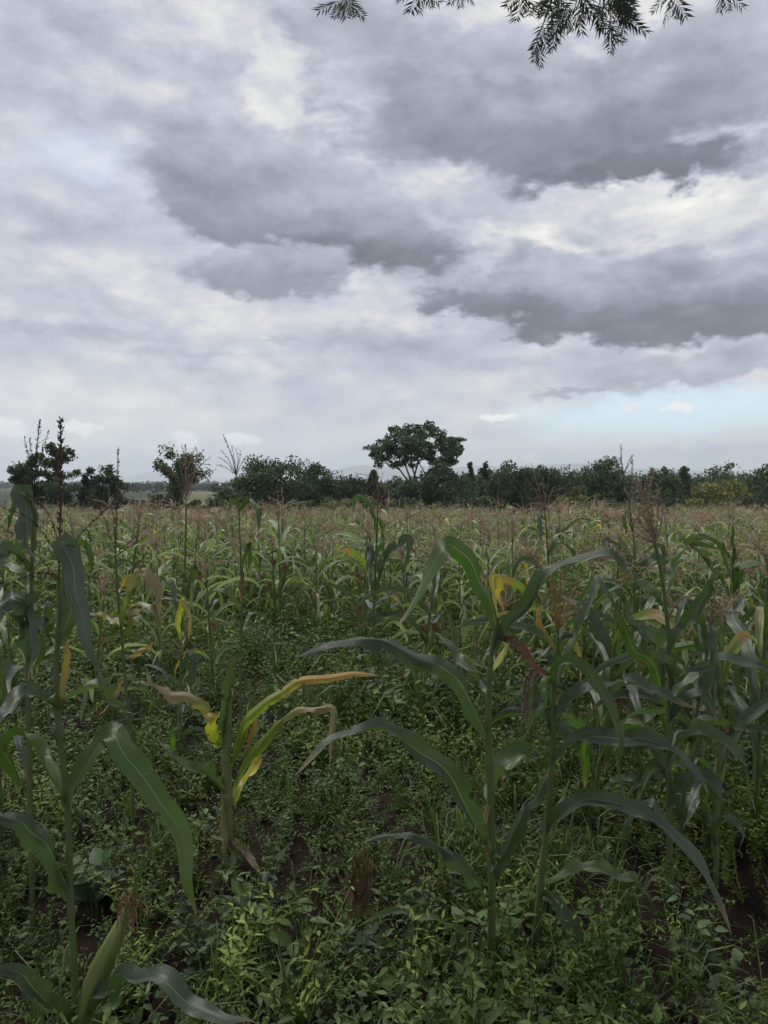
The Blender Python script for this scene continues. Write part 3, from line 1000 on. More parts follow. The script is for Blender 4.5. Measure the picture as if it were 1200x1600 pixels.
hero_plant('maize plant with a yellow edged leaf and a many fingered tassel against a tree', 4.3,
           [(291, 790), (289, 880), (284, 960), (282, 1060)],
           [([(286, 930), (300, 890), (310, 875), (316, 900)], 12, -0.2, 'l'),
            ([(284, 1010), (278, 960), (288, 935), (294, 960), (296, 1005)], 15, -0.3, 'y', dict(phi=(.2, .2))),
            ([(283, 1030), (290, 1000), (300, 985), (308, 1000)], 12, 0.2, 'l'),
            ([(283, 1080), (292, 1040), (300, 1025), (297, 1060), (292, 1085)], 16, -0.2, 'b'),
            ([(285, 980), (265, 920), (250, 905), (240, 930)], 14, 0.2, 'l'),
            ([(288, 900), (270, 880), (255, 890)], 10, -0.2, 'p')],
           tassel=[[(291, 790), (291, 740), (290, 694)], [(291, 780), (300, 730), (318, 702)], [(291, 775), (305, 740), (322, 718)], [(291, 785), (308, 750), (328, 732)],
                   [(291, 780), (296, 725), (305, 700)], [(291, 780), (282, 730), (276, 705)], [(291, 785), (275, 750), (268, 735)], [(291, 770), (288, 720), (284, 695)]],
           seed=4, tasselc=(0.30, 0.23, 0.17), r0=0.010, r1=0.005, spk=0.007)

hero_plant('tall thin maize plant with a bare fanned tassel and a bright red leaf end', 4.2,
           [(369, 742), (373, 800), (376, 870), (378, 960), (376, 1040)],
           [([(373, 806), (368, 788), (360, 790), (358, 810)], 9, 0.1, 'g'),
            ([(374, 800), (392, 785), (402, 800), (404, 832)], 12, -0.2, 'g'),
            ([(377, 905), (360, 850), (340, 812), (318, 800)], 13, 0.3, 'k'),
            ([(377, 890), (379, 915), (377, 940)], 10, -0.05, 'r', dict(phi=(.1, .1), label='bright red leaf end')),
            ([(377, 900), (388, 860), (390, 850), (386, 900)], 10, 0.1, 'g'),
            ([(377, 960), (355, 930), (330, 928), (315, 960)], 14, -0.2, 'p'),
            ([(377, 1000), (395, 960), (415, 965)], 12, 0.2, 'l')],
           tassel=[[(369, 742), (362, 712), (349, 680)], [(369, 742), (366, 715), (362, 697)], [(369, 742), (372, 715), (368, 700)], [(369, 742), (375, 715), (376, 705)],
                   [(370, 742), (378, 722), (386, 712)], [(369, 742), (354, 722), (341, 714)], [(369, 742), (352, 730), (339, 726)], [(369, 742), (356, 716), (345, 704)]],
           seed=5, tasselc=(0.08, 0.065, 0.055), r0=0.010, r1=0.004, spk=0.008)

hero_plant('stunted yellowing maize plant with a thick pale stalk and brown leaf tips', 3.0,
           [(358, 1085), (355, 1130), (354, 1200), (355, 1290), (350, 1365)],
           [([(352, 1150), (360, 1090), (366, 1040), (380, 1026)], 22, -0.1, 'l', dict(fold=0.9, wave=0.05)),
            ([(360, 1195), (395, 1120), (430, 1085), (462, 1068), (510, 1060), (555, 1052), (596, 1056)], 26, -0.25, 'go', dict(phi=(.2, .2), wave=0.1)),
            ([(366, 1230), (395, 1170), (430, 1135), (468, 1112), (500, 1100), (518, 1108), (521, 1150), (517, 1202)], 26, -0.4, 'gb', dict(phi=(.25, .1), wave=0.25)),
            ([(346, 1160), (325, 1112), (300, 1092), (265, 1084), (240, 1066), (228, 1042)], 27, -0.2, 'k', dict(phi=(.3, .3), wave=0.4)),
            ([(345, 1165), (335, 1125), (318, 1115)], 28, -0.25, 'y'),
            ([(362, 1190), (378, 1140), (392, 1115), (398, 1140), (376, 1190)], 22, -0.1, 'o', dict(phi=(.2, .2))),
            ([(348, 1240), (330, 1215), (305, 1202), (255, 1178)], 24, -0.2, 'l'),
            ([(364, 1260), (385, 1220), (402, 1190), (405, 1165)], 26, 0.15, 'y', dict(phi=(.3, .3))),
            ([(350, 1230), (349, 1290), (352, 1372)], 17, -0.1, 'k', dict(phi=(.1, .1), wave=0.05)),
            ([(362, 1310), (382, 1330), (408, 1366)], 22, -0.2, 't', dict(phi=(.2, .2)))],
           r0=0.030, r1=0.016, stalkc=((0.17, 0.17, 0.08), (0.15, 0.19, 0.07)), seed=6)

hero_plant('maize plant with a high pointed arching leaf and long ragged leaves reaching over the weeds', 2.2,
           [(778, 965), (770, 1005), (765, 1060), (763, 1140), (766, 1230), (768, 1340), (768, 1460), (764, 1610)],
           [([(776, 985), (768, 945), (745, 900), (715, 856), (697, 855), (670, 895), (640, 950), (622, 978)], 36, -0.3, 'v', dict(phi=(.25, .2), wave=0.06, fold=0.3)),
            ([(776, 1015), (798, 975), (820, 945), (848, 905), (885, 888), (920, 871), (952, 868), (974, 884), (981, 916)], 32, -0.2, 'b', dict(phi=(.35, .5), wave=0.12)),
            ([(764, 1155), (742, 1112), (715, 1065), (685, 1036), (640, 1020), (580, 1003), (530, 1000), (490, 1008), (462, 1025)], 42, -0.35, 'b', dict(phi=(.3, .2))),
            ([(767, 1345), (740, 1280), (705, 1225), (655, 1170), (610, 1142), (570, 1140), (520, 1158), (490, 1180), (468, 1210)], 40, -0.4, 'b', dict(phi=(.4, .3), wave=0.4, waves=5)),
            ([(770, 1375), (790, 1325), (820, 1265), (845, 1230), (858, 1203)], 36, -0.2, 'b', dict(phi=(.3, .3))),
            ([(766, 1420), (745, 1380), (710, 1340), (660, 1308), (622, 1300), (570, 1318)], 28, -0.3, 'b', dict(phi=(.4, .4), wave=0.35)),
            ([(766, 1520), (735, 1480), (690, 1442), (650, 1430), (600, 1428), (560, 1446)], 18, -0.2, 'l', dict(phi=(.4, .4), wave=0.3)),
            ([(766, 1250), (785, 1205), (815, 1180), (835, 1182), (838, 1200)], 34, 0.2, 'g'),
            ([(773, 1000), (800, 1000), (825, 1025), (852, 1062)], 20, -0.15, 'r', dict(phi=(.2, .2), wave=0.08, label='dull red leaf')),
            ([(766, 1245), (755, 1300), (768, 1345)], 16, -0.04, 't', dict(phi=(.2, .2), label='brown papery sheath')),
            ([(765, 1100), (740, 1060), (700, 1010), (680, 985)], 20, 0.3, 'p'),
            ([(765, 1060), (790, 1010), (770, 905), (775, 915), (790, 960)], 18, 0.25, 'y')],
           r0=0.016, r1=0.008, seed=7)

hero_plant('leafy maize plant with a drooping rolled leaf and a collapsed pinkish tassel', 2.3,
           [(866, 1060), (864, 1110), (862, 1190), (855, 1290), (846, 1370), (835, 1480), (822, 1580)],
           [([(866, 1075), (870, 1042), (893, 1034), (926, 1056), (948, 1090), (958, 1130), (966, 1185), (978, 1250)], 26, -0.25, 'g', dict(phi=(.3, .2), wave=0.08, fold=0.6)),
            ([(865, 1120), (890, 1095), (935, 1078), (985, 1070), (1030, 1082), (1082, 1106)], 34, -0.15, 'b', dict(phi=(.4, .3))),
            ([(862, 1195), (895, 1165), (945, 1150), (1000, 1154), (1050, 1178), (1085, 1200), (1108, 1240)], 36, -0.3, 'b', dict(phi=(.4, .2))),
            ([(856, 1300), (875, 1275), (915, 1248), (955, 1252), (1005, 1275), (1050, 1305), (1085, 1340), (1115, 1395), (1140, 1460)], 40, -0.4, 'b', dict(phi=(.4, .15))),
            ([(846, 1385), (880, 1372), (930, 1360), (980, 1372), (1008, 1400), (1025, 1450)], 22, 0.2, 'l', dict(wave=0.3)),
            ([(848, 1395), (872, 1412), (895, 1460), (912, 1530), (920, 1610)], 44, -0.2, 'b', dict(phi=(.2, .1), wave=0.15)),
            ([(845, 1400), (800, 1420), (780, 1445)], 14, 0.2, 'l'),
            ([(862, 1160), (845, 1080), (850, 1055), (862, 1040)], 26, 0.1, 'v', dict(fold=.8, wave=.05)),
            ([(864, 1130), (905, 1140), (915, 1180), (912, 1230)], 34, 0.2, 'v', dict(phi=(.2, .2))),
            ([(852, 1330), (870, 1290), (885, 1240), (890, 1215)], 26, 0.15, 'g'),
            ([(865, 1100), (830, 1130), (800, 1190), (785, 1220)], 28, 0.3, 'b'),
            ([(866, 1085), (900, 1000), (915, 960), (925, 930), (945, 885)], 20, 0.1, 'b')],
           tassel=[[(866, 1060), (845, 1045), (822, 1060), (818, 1142)], [(860, 1055), (835, 1052), (828, 1130)], [(858, 1055), (830, 1060), (811, 1145)], [(862, 1056), (835, 1058), (836, 1150)],
                   [(860, 1056), (828, 1056), (824, 1138)]], tasselc=(0.17, 0.11, 0.09), seed=8, r0=0.014, r1=0.008)

hero_plant('tall maize plant with a bushy brown tassel standing among blue green leaves', 2.8,
           [(1024, 850), (1034, 900), (1042, 960), (1046, 1040), (1044, 1150), (1046, 1270), (1047, 1415)],
           [([(1046, 1020), (1062, 990), (1085, 960), (1105, 925), (1120, 895)], 30, -0.25, 'b', dict(phi=(.3, .3), wave=.06)),
            ([(1046, 1075), (1035, 1030), (1012, 995), (985, 975), (968, 940)], 30, -0.2, 'b'),
            ([(1046, 1110), (1020, 1040), (990, 1010), (965, 960), (950, 945)], 26, -0.25, 'g', dict(phi=(.3, .2))),
            ([(1042, 960), (1020, 930), (995, 905), (985, 880)], 20, 0.2, 'g'),
            ([(1045, 1130), (1075, 1100), (1105, 1075), (1125, 1035), (1160, 1035), (1215, 1050)], 28, -0.2, 'b', dict(wave=.25)),
            ([(1045, 1100), (1075, 1070), (1098, 1040), (1090, 1000), (1082, 985)], 20, 0.1, 'g'),
            ([(1044, 1200), (1075, 1150), (1110, 1130), (1160, 1140), (1215, 1135)], 24, 0.2, 'l', dict(wave=.3)),
            ([(1044, 1190), (1080, 1150), (1130, 1160), (1160, 1200), (1178, 1270)], 24, -0.3, 'l', dict(wave=.2)),
            ([(1045, 1230), (1010, 1160), (985, 1120), (975, 1105)], 28, 0.2, 'p'),
            ([(1046, 1260), (1080, 1220), (1110, 1225), (1135, 1270)], 28, -0.2, 'b'),
            ([(1040, 940), (1056, 890), (1085, 845), (1120, 850), (1140, 880)], 20, 0.3, 'g'),
            ([(1044, 1170), (1000, 1140), (960, 1160), (945, 1210)], 26, 0.2, 'g'),
            ([(1046, 1290), (1010, 1260), (985, 1290), (975, 1340)], 20, 0.2, 'b')],
           tassel=[[(1024, 850), (1012, 800), (998, 752)], [(1024, 850), (1020, 800), (1016, 760)], [(1024, 845), (1000, 800), (975, 765)], [(1024, 850), (1028, 800), (1026, 757)],
                   [(1022, 840), (1005, 790), (990, 745)], [(1024, 850), (985, 835), (955, 835)], [(1024, 850), (990, 820), (962, 812)], [(1020, 830), (1005, 800), (1004, 770)],
                   [(1024, 840), (1012, 790), (1008, 755)], [(1022, 845), (1008, 810), (994, 775)]],
           tasselc=(0.30, 0.235, 0.175), seed=9, r0=0.015, r1=0.007, spk=0.004)

hero_plant('maize plant with a brown head and folded leaf standing above its neighbours in mid field', 5.2,
           [(590, 800), (588, 850), (585, 920), (583, 1010)],
           [([(589, 835), (585, 800), (570, 780), (556, 776), (551, 790), (551, 810)], 12, -0.2, 'g', dict(phi=(.3, .2))),
            ([(588, 880), (580, 855), (578, 870), (577, 930)], 18, -0.3, 'b', dict(phi=(.1, .1))),
            ([(586, 930), (605, 875), (625, 850), (638, 848), (632, 890), (638, 920)], 16, -0.2, 'b'),
            ([(586, 900), (615, 860), (640, 858), (660, 880)], 14, 0.2, 'g'),
            ([(585, 960), (560, 930), (535, 935)], 16, 0.3, 'l'),
            ([(584, 990), (610, 950), (640, 960)], 16, -0.3, 'l'),
            ([(590, 810), (596, 830), (592, 850), (586, 875)], 12, 0.1, 'g')],
           tassel=[[(590, 800), (590, 770), (588, 735)], [(590, 795), (580, 765), (572, 745)], [(590, 795), (600, 770), (606, 748)], [(590, 800), (606, 785), (618, 765)],
                   [(590, 800), (576, 785), (566, 770)], [(590, 790), (595, 760), (598, 738)], [(590, 790), (584, 760), (580, 740)]], tasselc=(0.22, 0.16, 0.125), seed=10, r0=0.012, r1=0.007, spk=0.007)

hero_plant('maize plant with a finely split pale tassel over the dark round tree', 4.0,
           [(974, 742), (985, 800), (992, 870), (990, 960), (986, 1050)],
           [([(986, 830), (980, 800), (978, 800), (979, 840)], 9, 0.05, 'g'), ([(990, 900), (970, 860), (950, 850), (935, 880)], 15, -0.2, 'b'),
            ([(992, 930), (1010, 880), (1030, 880), (1040, 920)], 16, -0.2, 'b'), ([(990, 980), (965, 930), (940, 930), (930, 970)], 18, 0.2, 'g'),
            ([(988, 1020), (1010, 970), (1035, 975), (1045, 1020)], 18, 0.2, 'l')],
           tassel=[[(974, 742), (971, 720), (970, 695)], [(974, 742), (964, 722), (959, 712)], [(974, 742), (982, 722), (988, 710)], [(974, 742), (980, 730), (989, 718)], [(975, 745), (966, 730), (961, 716)]],
           tasselc=(0.17, 0.14, 0.11), seed=11, r0=0.009, r1=0.004, spk=0.009)

hero_plant('maize plant with a spread pale tassel and one leaf hanging straight down its stalk', 5.0,
           [(852, 806), (855, 850), (858, 920), (858, 1000)],
           [([(853, 812), (844, 806), (843, 820), (846, 850)], 14, -0.1, 'b', dict(phi=(.1, .1))), ([(856, 870), (875, 850), (892, 862), (895, 890)], 13, -0.1, 'g'),
            ([(858, 920), (835, 880), (812, 880), (800, 910)], 14, 0.2, 'l'), ([(858, 960), (880, 920), (900, 930)], 15, 0.2, 'p'), ([(858, 990), (830, 950), (810, 970)], 15, -0.2, 'g')],
           tassel=[[(852, 806), (850, 775), (848, 745)], [(852, 800), (838, 770), (822, 748)], [(852, 800), (842, 765), (834, 742)], [(852, 800), (862, 770), (882, 762)],
                   [(852, 805), (835, 792), (826, 788)], [(852, 800), (855, 765), (858, 742)], [(852, 800), (860, 772), (866, 760)]],
           tasselc=(0.24, 0.17, 0.13), seed=12, r0=0.011, r1=0.005, spk=0.008)

hero_plant('young upright maize plant with a tightly rolled dark tip and wide arching leaf', 4.4,
           [(1144, 870), (1146, 920), (1148, 1000), (1150, 1060)],
           [([(1145, 900), (1143, 860), (1144, 815)], 9, 0.02, 'g', dict(fold=1.1, wave=.02)), ([(1146, 920), (1130, 870), (1130, 848), (1132, 850)], 12, 0.1, 'g'),
            ([(1146, 950), (1110, 885), (1070, 848), (1085, 846), (1130, 860)], 14, -0.2, 'l'), ([(1148, 930), (1150, 885), (1180, 878), (1215, 895)], 17, -0.2, 'v'),
            ([(1148, 980), (1170, 930), (1195, 940)], 15, 0.2, 'l'), ([(1148, 1000), (1120, 960), (1100, 980)], 16, -0.2, 'b')],
           seed=13, r0=0.012, r1=0.007)

hero_plant('withered brown maize stump with a curled papery leaf behind the weeds', 4.6,
           [(1116, 980), (1112, 1010), (1108, 1060)],
           [([(1114, 1000), (1120, 1022), (1140, 1018), (1148, 1040)], 18, -0.1, 't', dict(wave=.5)), ([(1114, 990), (1106, 975), (1102, 1000), (1100, 1030)], 12, 0.1, 'k'),
            ([(1112, 1010), (1130, 1030), (1135, 1060)], 14, 0.1, 't', dict(wave=.5))],
           stalkc=((0.22, 0.17, 0.1), (0.28, 0.2, 0.13)), seed=14, r0=0.012, r1=0.008)

hero_plant('small maize plant with bright orange brown tassel between two large leaves', 3.4,
           [(872, 985), (870, 1030), (866, 1100)],
           [([(871, 1010), (890, 975), (915, 970), (930, 1000)], 18, 0.1, 'g'), ([(870, 1040), (895, 1000), (905, 1030), (910, 1070)], 14, -0.1, 'y', dict(phi=(.2, .2))),
            ([(870, 1020), (845, 985), (838, 960), (845, 945)], 12, 0.1, 'o'), ([(869, 1050), (840, 1020), (825, 1060)], 18, 0.1, 'b')],
           tassel=[[(872, 985), (874, 930), (876, 880)], [(872, 980), (885, 930), (905, 915)], [(872, 985), (888, 945), (912, 925)], [(872, 985), (862, 930), (858, 900)], [(872, 985), (890, 960), (910, 955)],
                   [(872, 985), (868, 925), (866, 890)], [(872, 980), (880, 920), (888, 895)], [(872, 985), (858, 945), (850, 930)]],
           tasselc=(0.30, 0.19, 0.09), seed=15, r0=0.010, r1=0.006, spk=0.005)

# ------------------------------------------------------------------ the maize field
def flat(parts):
    g = G()
    for p in parts:
        g.join(p[1])
        for q in (p[3] if len(p) > 3 and p[3] else []):
            g.join(q[1])
    return g


def field_spots():
    """jittered rows from the weedy gap out to the hedge line"""
    r = np.random.default_rng(11)
    out = []
    for row, y in enumerate(np.arange(5.0, 61, 0.52)):
        half = y * 0.60 + 1.2
        for x in np.arange(-half, half, 0.44):
            xx = x + r.normal(0, 0.10)
            yy = y + r.normal(0, 0.10)
            q = xx / yy
            # the gap of weeds in front; maize comes closer on the right
            near = np.interp(q, [-0.6, -0.35, -0.15, 0.05, 0.22, 0.35, 0.6], [6.0, 6.4, 7.8, 7.0, 6.4, 5.6, 5.2])
            k = np.clip((yy - near) / 6.0, 0, 1)
            dens = np.interp(k, [0, 0.06, 0.5, 1], [0, 0.42, 0.66, 0.95])
            if q < -0.02 and yy < 17: dens *= 0.75
            if r.random() < dens:
                out.append((xx, yy))
    # the far edge of the field is ragged
    return np.array([p for p in out if p[1] < 55 + 3.0 * math.sin(p[0] * .3) + 2 * math.sin(p[0] * 1.1) + (2 if p[0] > 0 else 0)])


SP = field_spots()
SP = SP[np.argsort(np.hypot(SP[:, 0], SP[:, 1]))]
infr = np.abs(SP[:, 0]) < SP[:, 1] * 0.53
idx_in = np.where(infr)[0]
single = idx_in[:283]
near_n = 140
rest = np.setdiff1d(np.arange(len(SP)), single)
FIELD = 'maize plants of the dense field'
PAL_NEAR = ['glpv', 'lpp', 'blp', 'lpv', 'glp', 'ppl', 'bgl']
protos_hi = []
for s in range(7):
    parts = nat_plant(100 + s, H=random.uniform(0.95, 1.15), nl=10, ns=10, nu=4, greens=PAL_NEAR[s], dry=0.09, pale=1.0)
    protos_hi.append(parts)
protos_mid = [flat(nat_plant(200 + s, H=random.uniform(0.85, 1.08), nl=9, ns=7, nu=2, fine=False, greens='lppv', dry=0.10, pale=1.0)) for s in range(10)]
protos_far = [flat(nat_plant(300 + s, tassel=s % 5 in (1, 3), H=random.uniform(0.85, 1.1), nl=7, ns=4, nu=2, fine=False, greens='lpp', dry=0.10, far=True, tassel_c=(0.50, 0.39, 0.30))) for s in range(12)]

r_f = np.random.default_rng(5)
used_hi = {}
for n, i in enumerate(single):
    x, y = SP[i]
    loc = (x, y, float(zg(x, y)))
    rz = r_f.uniform(0, 6.28)
    sc = r_f.uniform(0.78, 1.2) * (1.22 if r_f.random() < .16 else 1)
    lab = ('pale green maize plant with tan tassel in the front rows of the dense field' if n < near_n
           else 'pale green tasselled maize plant further back in the dense field')
    if n < near_n:
        k = int(r_f.integers(len(protos_hi)))
        if k not in used_hi:
            o = emit('maize_plant', protos_hi[k], (0, 0, 0), lab, FIELD + ', front rows')
            used_hi[k] = o
        else:
            o = copy_tree(used_hi[k])
        o['label'] = lab
    else:
        k = int(r_f.integers(len(protos_mid)))
        key = ('m', k)
        if key not in used_hi:
            used_hi[key] = protos_mid[k].mesh('maize_plant', M_LEAF)
        o = link('maize_plant', used_hi[key])
        tag(o, lab, 'maize plant', FIELD + ', further back')
    o.location = loc
    o.rotation_euler = (r_f.normal(0, .04), r_f.normal(0, .04), rz)
    o.scale = (sc, sc, sc)

dist = np.hypot(SP[:, 0], SP[:, 1])
n_r = len(rest)
kd = np.where(dist[rest] < 22, r_f.integers(0, 10, n_r), 10 + r_f.integers(0, 12, n_r))
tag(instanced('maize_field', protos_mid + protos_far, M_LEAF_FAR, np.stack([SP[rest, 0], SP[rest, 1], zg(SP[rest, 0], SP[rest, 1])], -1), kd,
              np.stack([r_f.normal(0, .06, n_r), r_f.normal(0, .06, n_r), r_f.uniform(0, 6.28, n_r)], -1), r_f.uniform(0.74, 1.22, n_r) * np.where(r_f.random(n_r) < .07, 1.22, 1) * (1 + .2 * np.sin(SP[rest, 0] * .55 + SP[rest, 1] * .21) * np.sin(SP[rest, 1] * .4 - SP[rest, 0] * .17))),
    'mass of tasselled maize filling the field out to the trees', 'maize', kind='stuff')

# a few taller plants standing apart from the rows
STAND = [(690, 5.6, 1.00, 'pale maize plant behind the tip of the high arching leaf'),
         (640, 6.6, 0.95, 'maize plant in mid field just right of the brown headed one'),
         (790, 5.0, 0.86, 'small yellowish maize plant by the red leaf'),
         (935, 4.4, 0.92, 'crowded maize plant left of the bushy brown tassel'),
         (1085, 4.8, 0.98, 'maize plant behind the withered brown stump'),
         (1190, 5.2, 1.00, 'maize plant at the edge behind the wide arching leaf'),
         (1010, 5.6, 1.05, 'maize plant directly behind the bushy brown tassel'),
         (330, 5.4, 0.90, 'maize plant left of the thin plant with the fanned tassel'),
         (245, 6.0, 0.98, 'maize plant between the pinkish plant and the yellow edged one'),
         (140, 5.0, 0.90, 'maize plant behind the tall one with the upright spike'),
         (20, 5.4, 0.98, 'maize plant at the edge behind the crumpled grey leaves'),
         (430, 8.6, 0.98, 'lone maize plant in the weedy patch left of the middle'),
         (720, 7.2, 1.06, 'tall bare tasselled maize plant under the spreading tree'),
         (805, 6.2, 1.02, 'maize plant with reddish tassel left of the spread pale tassel'),
         (510, 9.4, 0.95, 'yellow green maize plant left of the brown headed one')]
for k, (px, d, sc, lab) in enumerate(STAND):
    x = (px - 600) / F_PX * d
    o = copy_tree(used_hi[k % 7] if (k % 7) in used_hi else list(used_hi.values())[0])
    o.location = (x, d, float(zg(x, d)))
    o.rotation_euler = (r_f.normal(0, .05), r_f.normal(0, .05), r_f.uniform(0, 6.28))
    o.scale = (sc, sc, sc)
    o['label'] = lab
    if 'group' in o: del o['group']

DARKS = [nat_plant(150 + s, H=h, nl=10, ns=22, nu=6, greens='bbgv', dry=0.06, wide=1.2, long=1.2, tassel_c=(0.33, 0.26, 0.19)) for s, h in enumerate((1.15, 1.05, 1.25))]
NEARBY = [(930, 3.4, 0, 'dark leafed maize plant just left of the bushy brown tassel'),
          (1105, 3.6, 1, 'dark leafed maize plant right of the bushy brown tassel'),
          (1190, 3.3, 2, 'dark leafed maize plant cut by the edge beside the wide arching leaf'),
          (985, 4.3, 1, 'dark maize plant half hidden behind the drooping rolled leaf'),
          (1160, 4.9, 0, 'dark maize plant behind the young rolled tip'),
          (-10, 3.1, 2, 'dark maize plant cut by the edge under the crumpled grey leaves'),
          (560, 5.9, 0, 'dark maize plant left of the brown headed one'),
          (655, 5.2, 1, 'dark maize plant whose leaves show under the pointed arch'),
          (895, 3.9, 2, 'dark maize plant behind the collapsed pinkish tassel'),
          (1065, 3.1, 1, 'dark maize plant right behind the stalk of the bushy tassel plant'),
          (1130, 2.9, 0, 'dark maize plant whose leaves droop over the bare red earth'),
          (830, 4.4, 0, 'dark maize plant behind the dull red leaf'),
          (275, 3.9, 1, 'low maize plant between the pinkish plant and the stunted yellow one')]
dk = {}
for k, (px, d, v, lab) in enumerate(NEARBY):
    x = (px - 600) / F_PX * d
    o = copy_tree(dk[v]) if v in dk else emit('maize_plant', DARKS[v], (0, 0, 0), lab, None)
    dk.setdefault(v, o)
    o.location = (x, d, float(zg(x, d)))
    o.rotation_euler = (r_f.normal(0, .05), r_f.normal(0, .05), r_f.uniform(0, 6.28))
    sc = 0.62 if 'low' in lab else r_f.uniform(0.88, 1.05)
    o.scale = (sc, sc, sc)
    o['label'] = lab

# ------------------------------------------------------------------ ground cover
def weed_leaf(base, dr, up, L, W, col, tip=0.0):
    """small pointed leaf folded along its rib"""
    s = np.cross(dr, up)
    s = s / (np.linalg.norm(s) + 1e-9)
    n = np.cross(s, dr)
    V = [base]
    for t, w in ((.14, .56), (.34, 1.0), (.58, .86), (.8, .46)):
        c = base + dr * L * t - n * tip * L * t * t
        V += [c + s * W * .5 * w + n * W * .16 * w, c, c - s * W * .5 * w + n * W * .16 * w]
    V.append(base + dr * L - n * tip * L)
    Q = [[1 + 3 * k + j, 4 + 3 * k + j, 5 + 3 * k + j, 2 + 3 * k + j] for k in range(3) for j in range(2)]
    return np.array(V), Q, [[0, 1, 2], [0, 2, 3], [10, 13, 11], [11, 13, 12]], np.array(col)


def herb(seed, h=0.3, nb=3, nl=14, L=0.045, asp=0.5, col=(0.05, 0.085, 0.03), spread=0.5):
    r = np.random.default_rng(seed)
    st, lv = G(), G()
    for k in range(nb):
        a = r.uniform(0, 6.28)
        o = r.uniform(0.1, spread)
        P = spline([np.zeros(3), np.array([math.cos(a) * o * .3, math.sin(a) * o * .3, .5]) * h, np.array([math.cos(a) * o, math.sin(a) * o, r.uniform(.7, 1)]) * h], 10)
        st.join(tube(P[::3], np.linspace(0.0022, 0.001, 4), 3, np.array(col) * 1.1))
        for i in range(nl):
            f = (i + 1.5) / (nl + 1)
            p = P[min(9, int(f * 9.5))]
            b = r.uniform(0, 6.28) if i % 2 == 0 else b + math.pi + r.normal(0, .3)
            e = r.uniform(-0.2, 0.75)
            dr = np.array([math.cos(b) * math.cos(e), math.sin(b) * math.cos(e), math.sin(e)])
            l = L * r.uniform(0.55, 1.25) * (1.15 - 0.5 * f)
            lv.add(*weed_leaf(p, dr, np.array([r.normal(0, .3), r.normal(0, .3), 1.0]), l, l * asp, np.array(col) * r.uniform(0.65, 1.5), r.uniform(0, .3)))
    return st, lv


def tuft(seed, n=12, h=0.32, w=0.0032, col=(0.06, 0.095, 0.03)):
    r = np.random.default_rng(seed)
    g = G()
    for k in range(n):
        a = r.uniform(0, 6.28)
        L = h * r.uniform(.5, 1.15)
        o = r.uniform(.15, .9)
        P = spline([np.array([r.normal(0, .015), r.normal(0, .015), 0]), np.array([math.cos(a) * o * .35, math.sin(a) * o * .35, .75]) * L, np.array([math.cos(a) * o, math.sin(a) * o, 1 - .5 * o]) * L], 5)
        s = np.array([-math.sin(a), math.cos(a), 0.2])
        ww = np.array([.7, 1, .8, .5, .08])[:, None] * w * r.uniform(.6, 1.4)
        V = np.concatenate([P - s * ww, P + s * ww])
        i = np.arange(4)
        g.add(V, np.stack([i, i + 1, i + 6, i + 5], -1), None, np.array(col) * r.uniform(.6, 1.5))
    return g


def both(h):
    g = G()
    g.join(h[0])
    g.join(h[1])
    return g


W_KIND = []
for s in range(5):      # fine leaved creeping herbs
    W_KIND.append((both(herb(400 + s, .26, 5, 16, .030, .36, (0.072, 0.112, 0.027), .8)), 0.34))
for s in range(4):      # medium oval leaves
    W_KIND.append((both(herb(420 + s, .30, 4, 13, .046, .52, (0.062, 0.100, 0.028), .7)), 0.20))
for s in range(3):      # broad, low
    W_KIND.append((both(herb(440 + s, .22, 3, 7, .075, .66, (0.060, 0.098, 0.032), .8)), 0.035))
for s in range(3):      # yellow green feathery
    W_KIND.append((both(herb(460 + s, .34, 5, 16, .034, .30, (0.140, 0.190, 0.038), .6)), 0.12))
for s in range(4):      # grass
    W_KIND.append((tuft(480 + s), 0.13))
for s in range(2):      # dry sprigs
    W_KIND.append((both(herb(500 + s, .24, 4, 9, .026, .35, (0.16, 0.125, 0.075), .8)), 0.05))
wt = np.array([k[1] for k in W_KIND])
wt = wt / wt.sum()
wr = np.random.default_rng(21)


def vnoise(x, y, s, seed):
    return (np.sin(x * s + seed) * np.sin(y * s * 1.13 + seed * 2.1) + np.sin((x + y) * s * .73 + seed * .7) * np.sin((x - y) * s * .61 + seed * 1.9)) * 0.5


def weed_field(y0, y1, dens, smin, smax, kinds=None):
    half = y1 * 0.58 + 0.4
    n = int((y1 - y0) * 2 * half * dens)
    y = wr.uniform(y0, y1, n)
    x = wr.uniform(-half, half, n)
    ok = np.abs(x) < y * 0.58 + 0.35
    bare = vnoise(x, y, 2.1, 3.0) + 0.45 * vnoise(x, y, 6.3, 1.0)
    soilspot = np.exp(-(((x - 1.25) / .45) ** 2 + ((y - 2.75) / .5) ** 2))     # bare red earth at the foot of the plants
    ok &= wr.random(n) < np.clip(1.3 + bare * 0.45 - soilspot * 0.7, 0.15, 1)
    x, y = x[ok], y[ok]
    n = len(x)
    kd = wr.choice(len(W_KIND), n, p=wt)
    pt = vnoise(x, y, 1.3, 5.0)
    kd = np.where((pt > 0.35) & (wr.random(n) < .45), wr.integers(12, 15, n), kd)
    for sd_, lo_, hi_ in ((11.0, 0, 5), (13.0, 5, 9), (17.0, 15, 19), (23.0, 0, 5)):      # stands of one species
        m_ = (vnoise(x, y, 1.9, sd_) > 0.42) & (wr.random(n) < .7)
        kd = np.where(m_, wr.integers(lo_, hi_, n), kd)
    hs = wr.uniform(smin, smax, n) * (1 + 0.45 * vnoise(x, y, 1.7, 8.0)) * wr.choice([.6, 1, 1, 1.3], n)
    return np.stack([x, y, zg(x, y) - 0.01], -1), kd, np.stack([wr.normal(0, .2, n), wr.normal(0, .2, n), wr.uniform(0, 6.28, n)], -1), hs


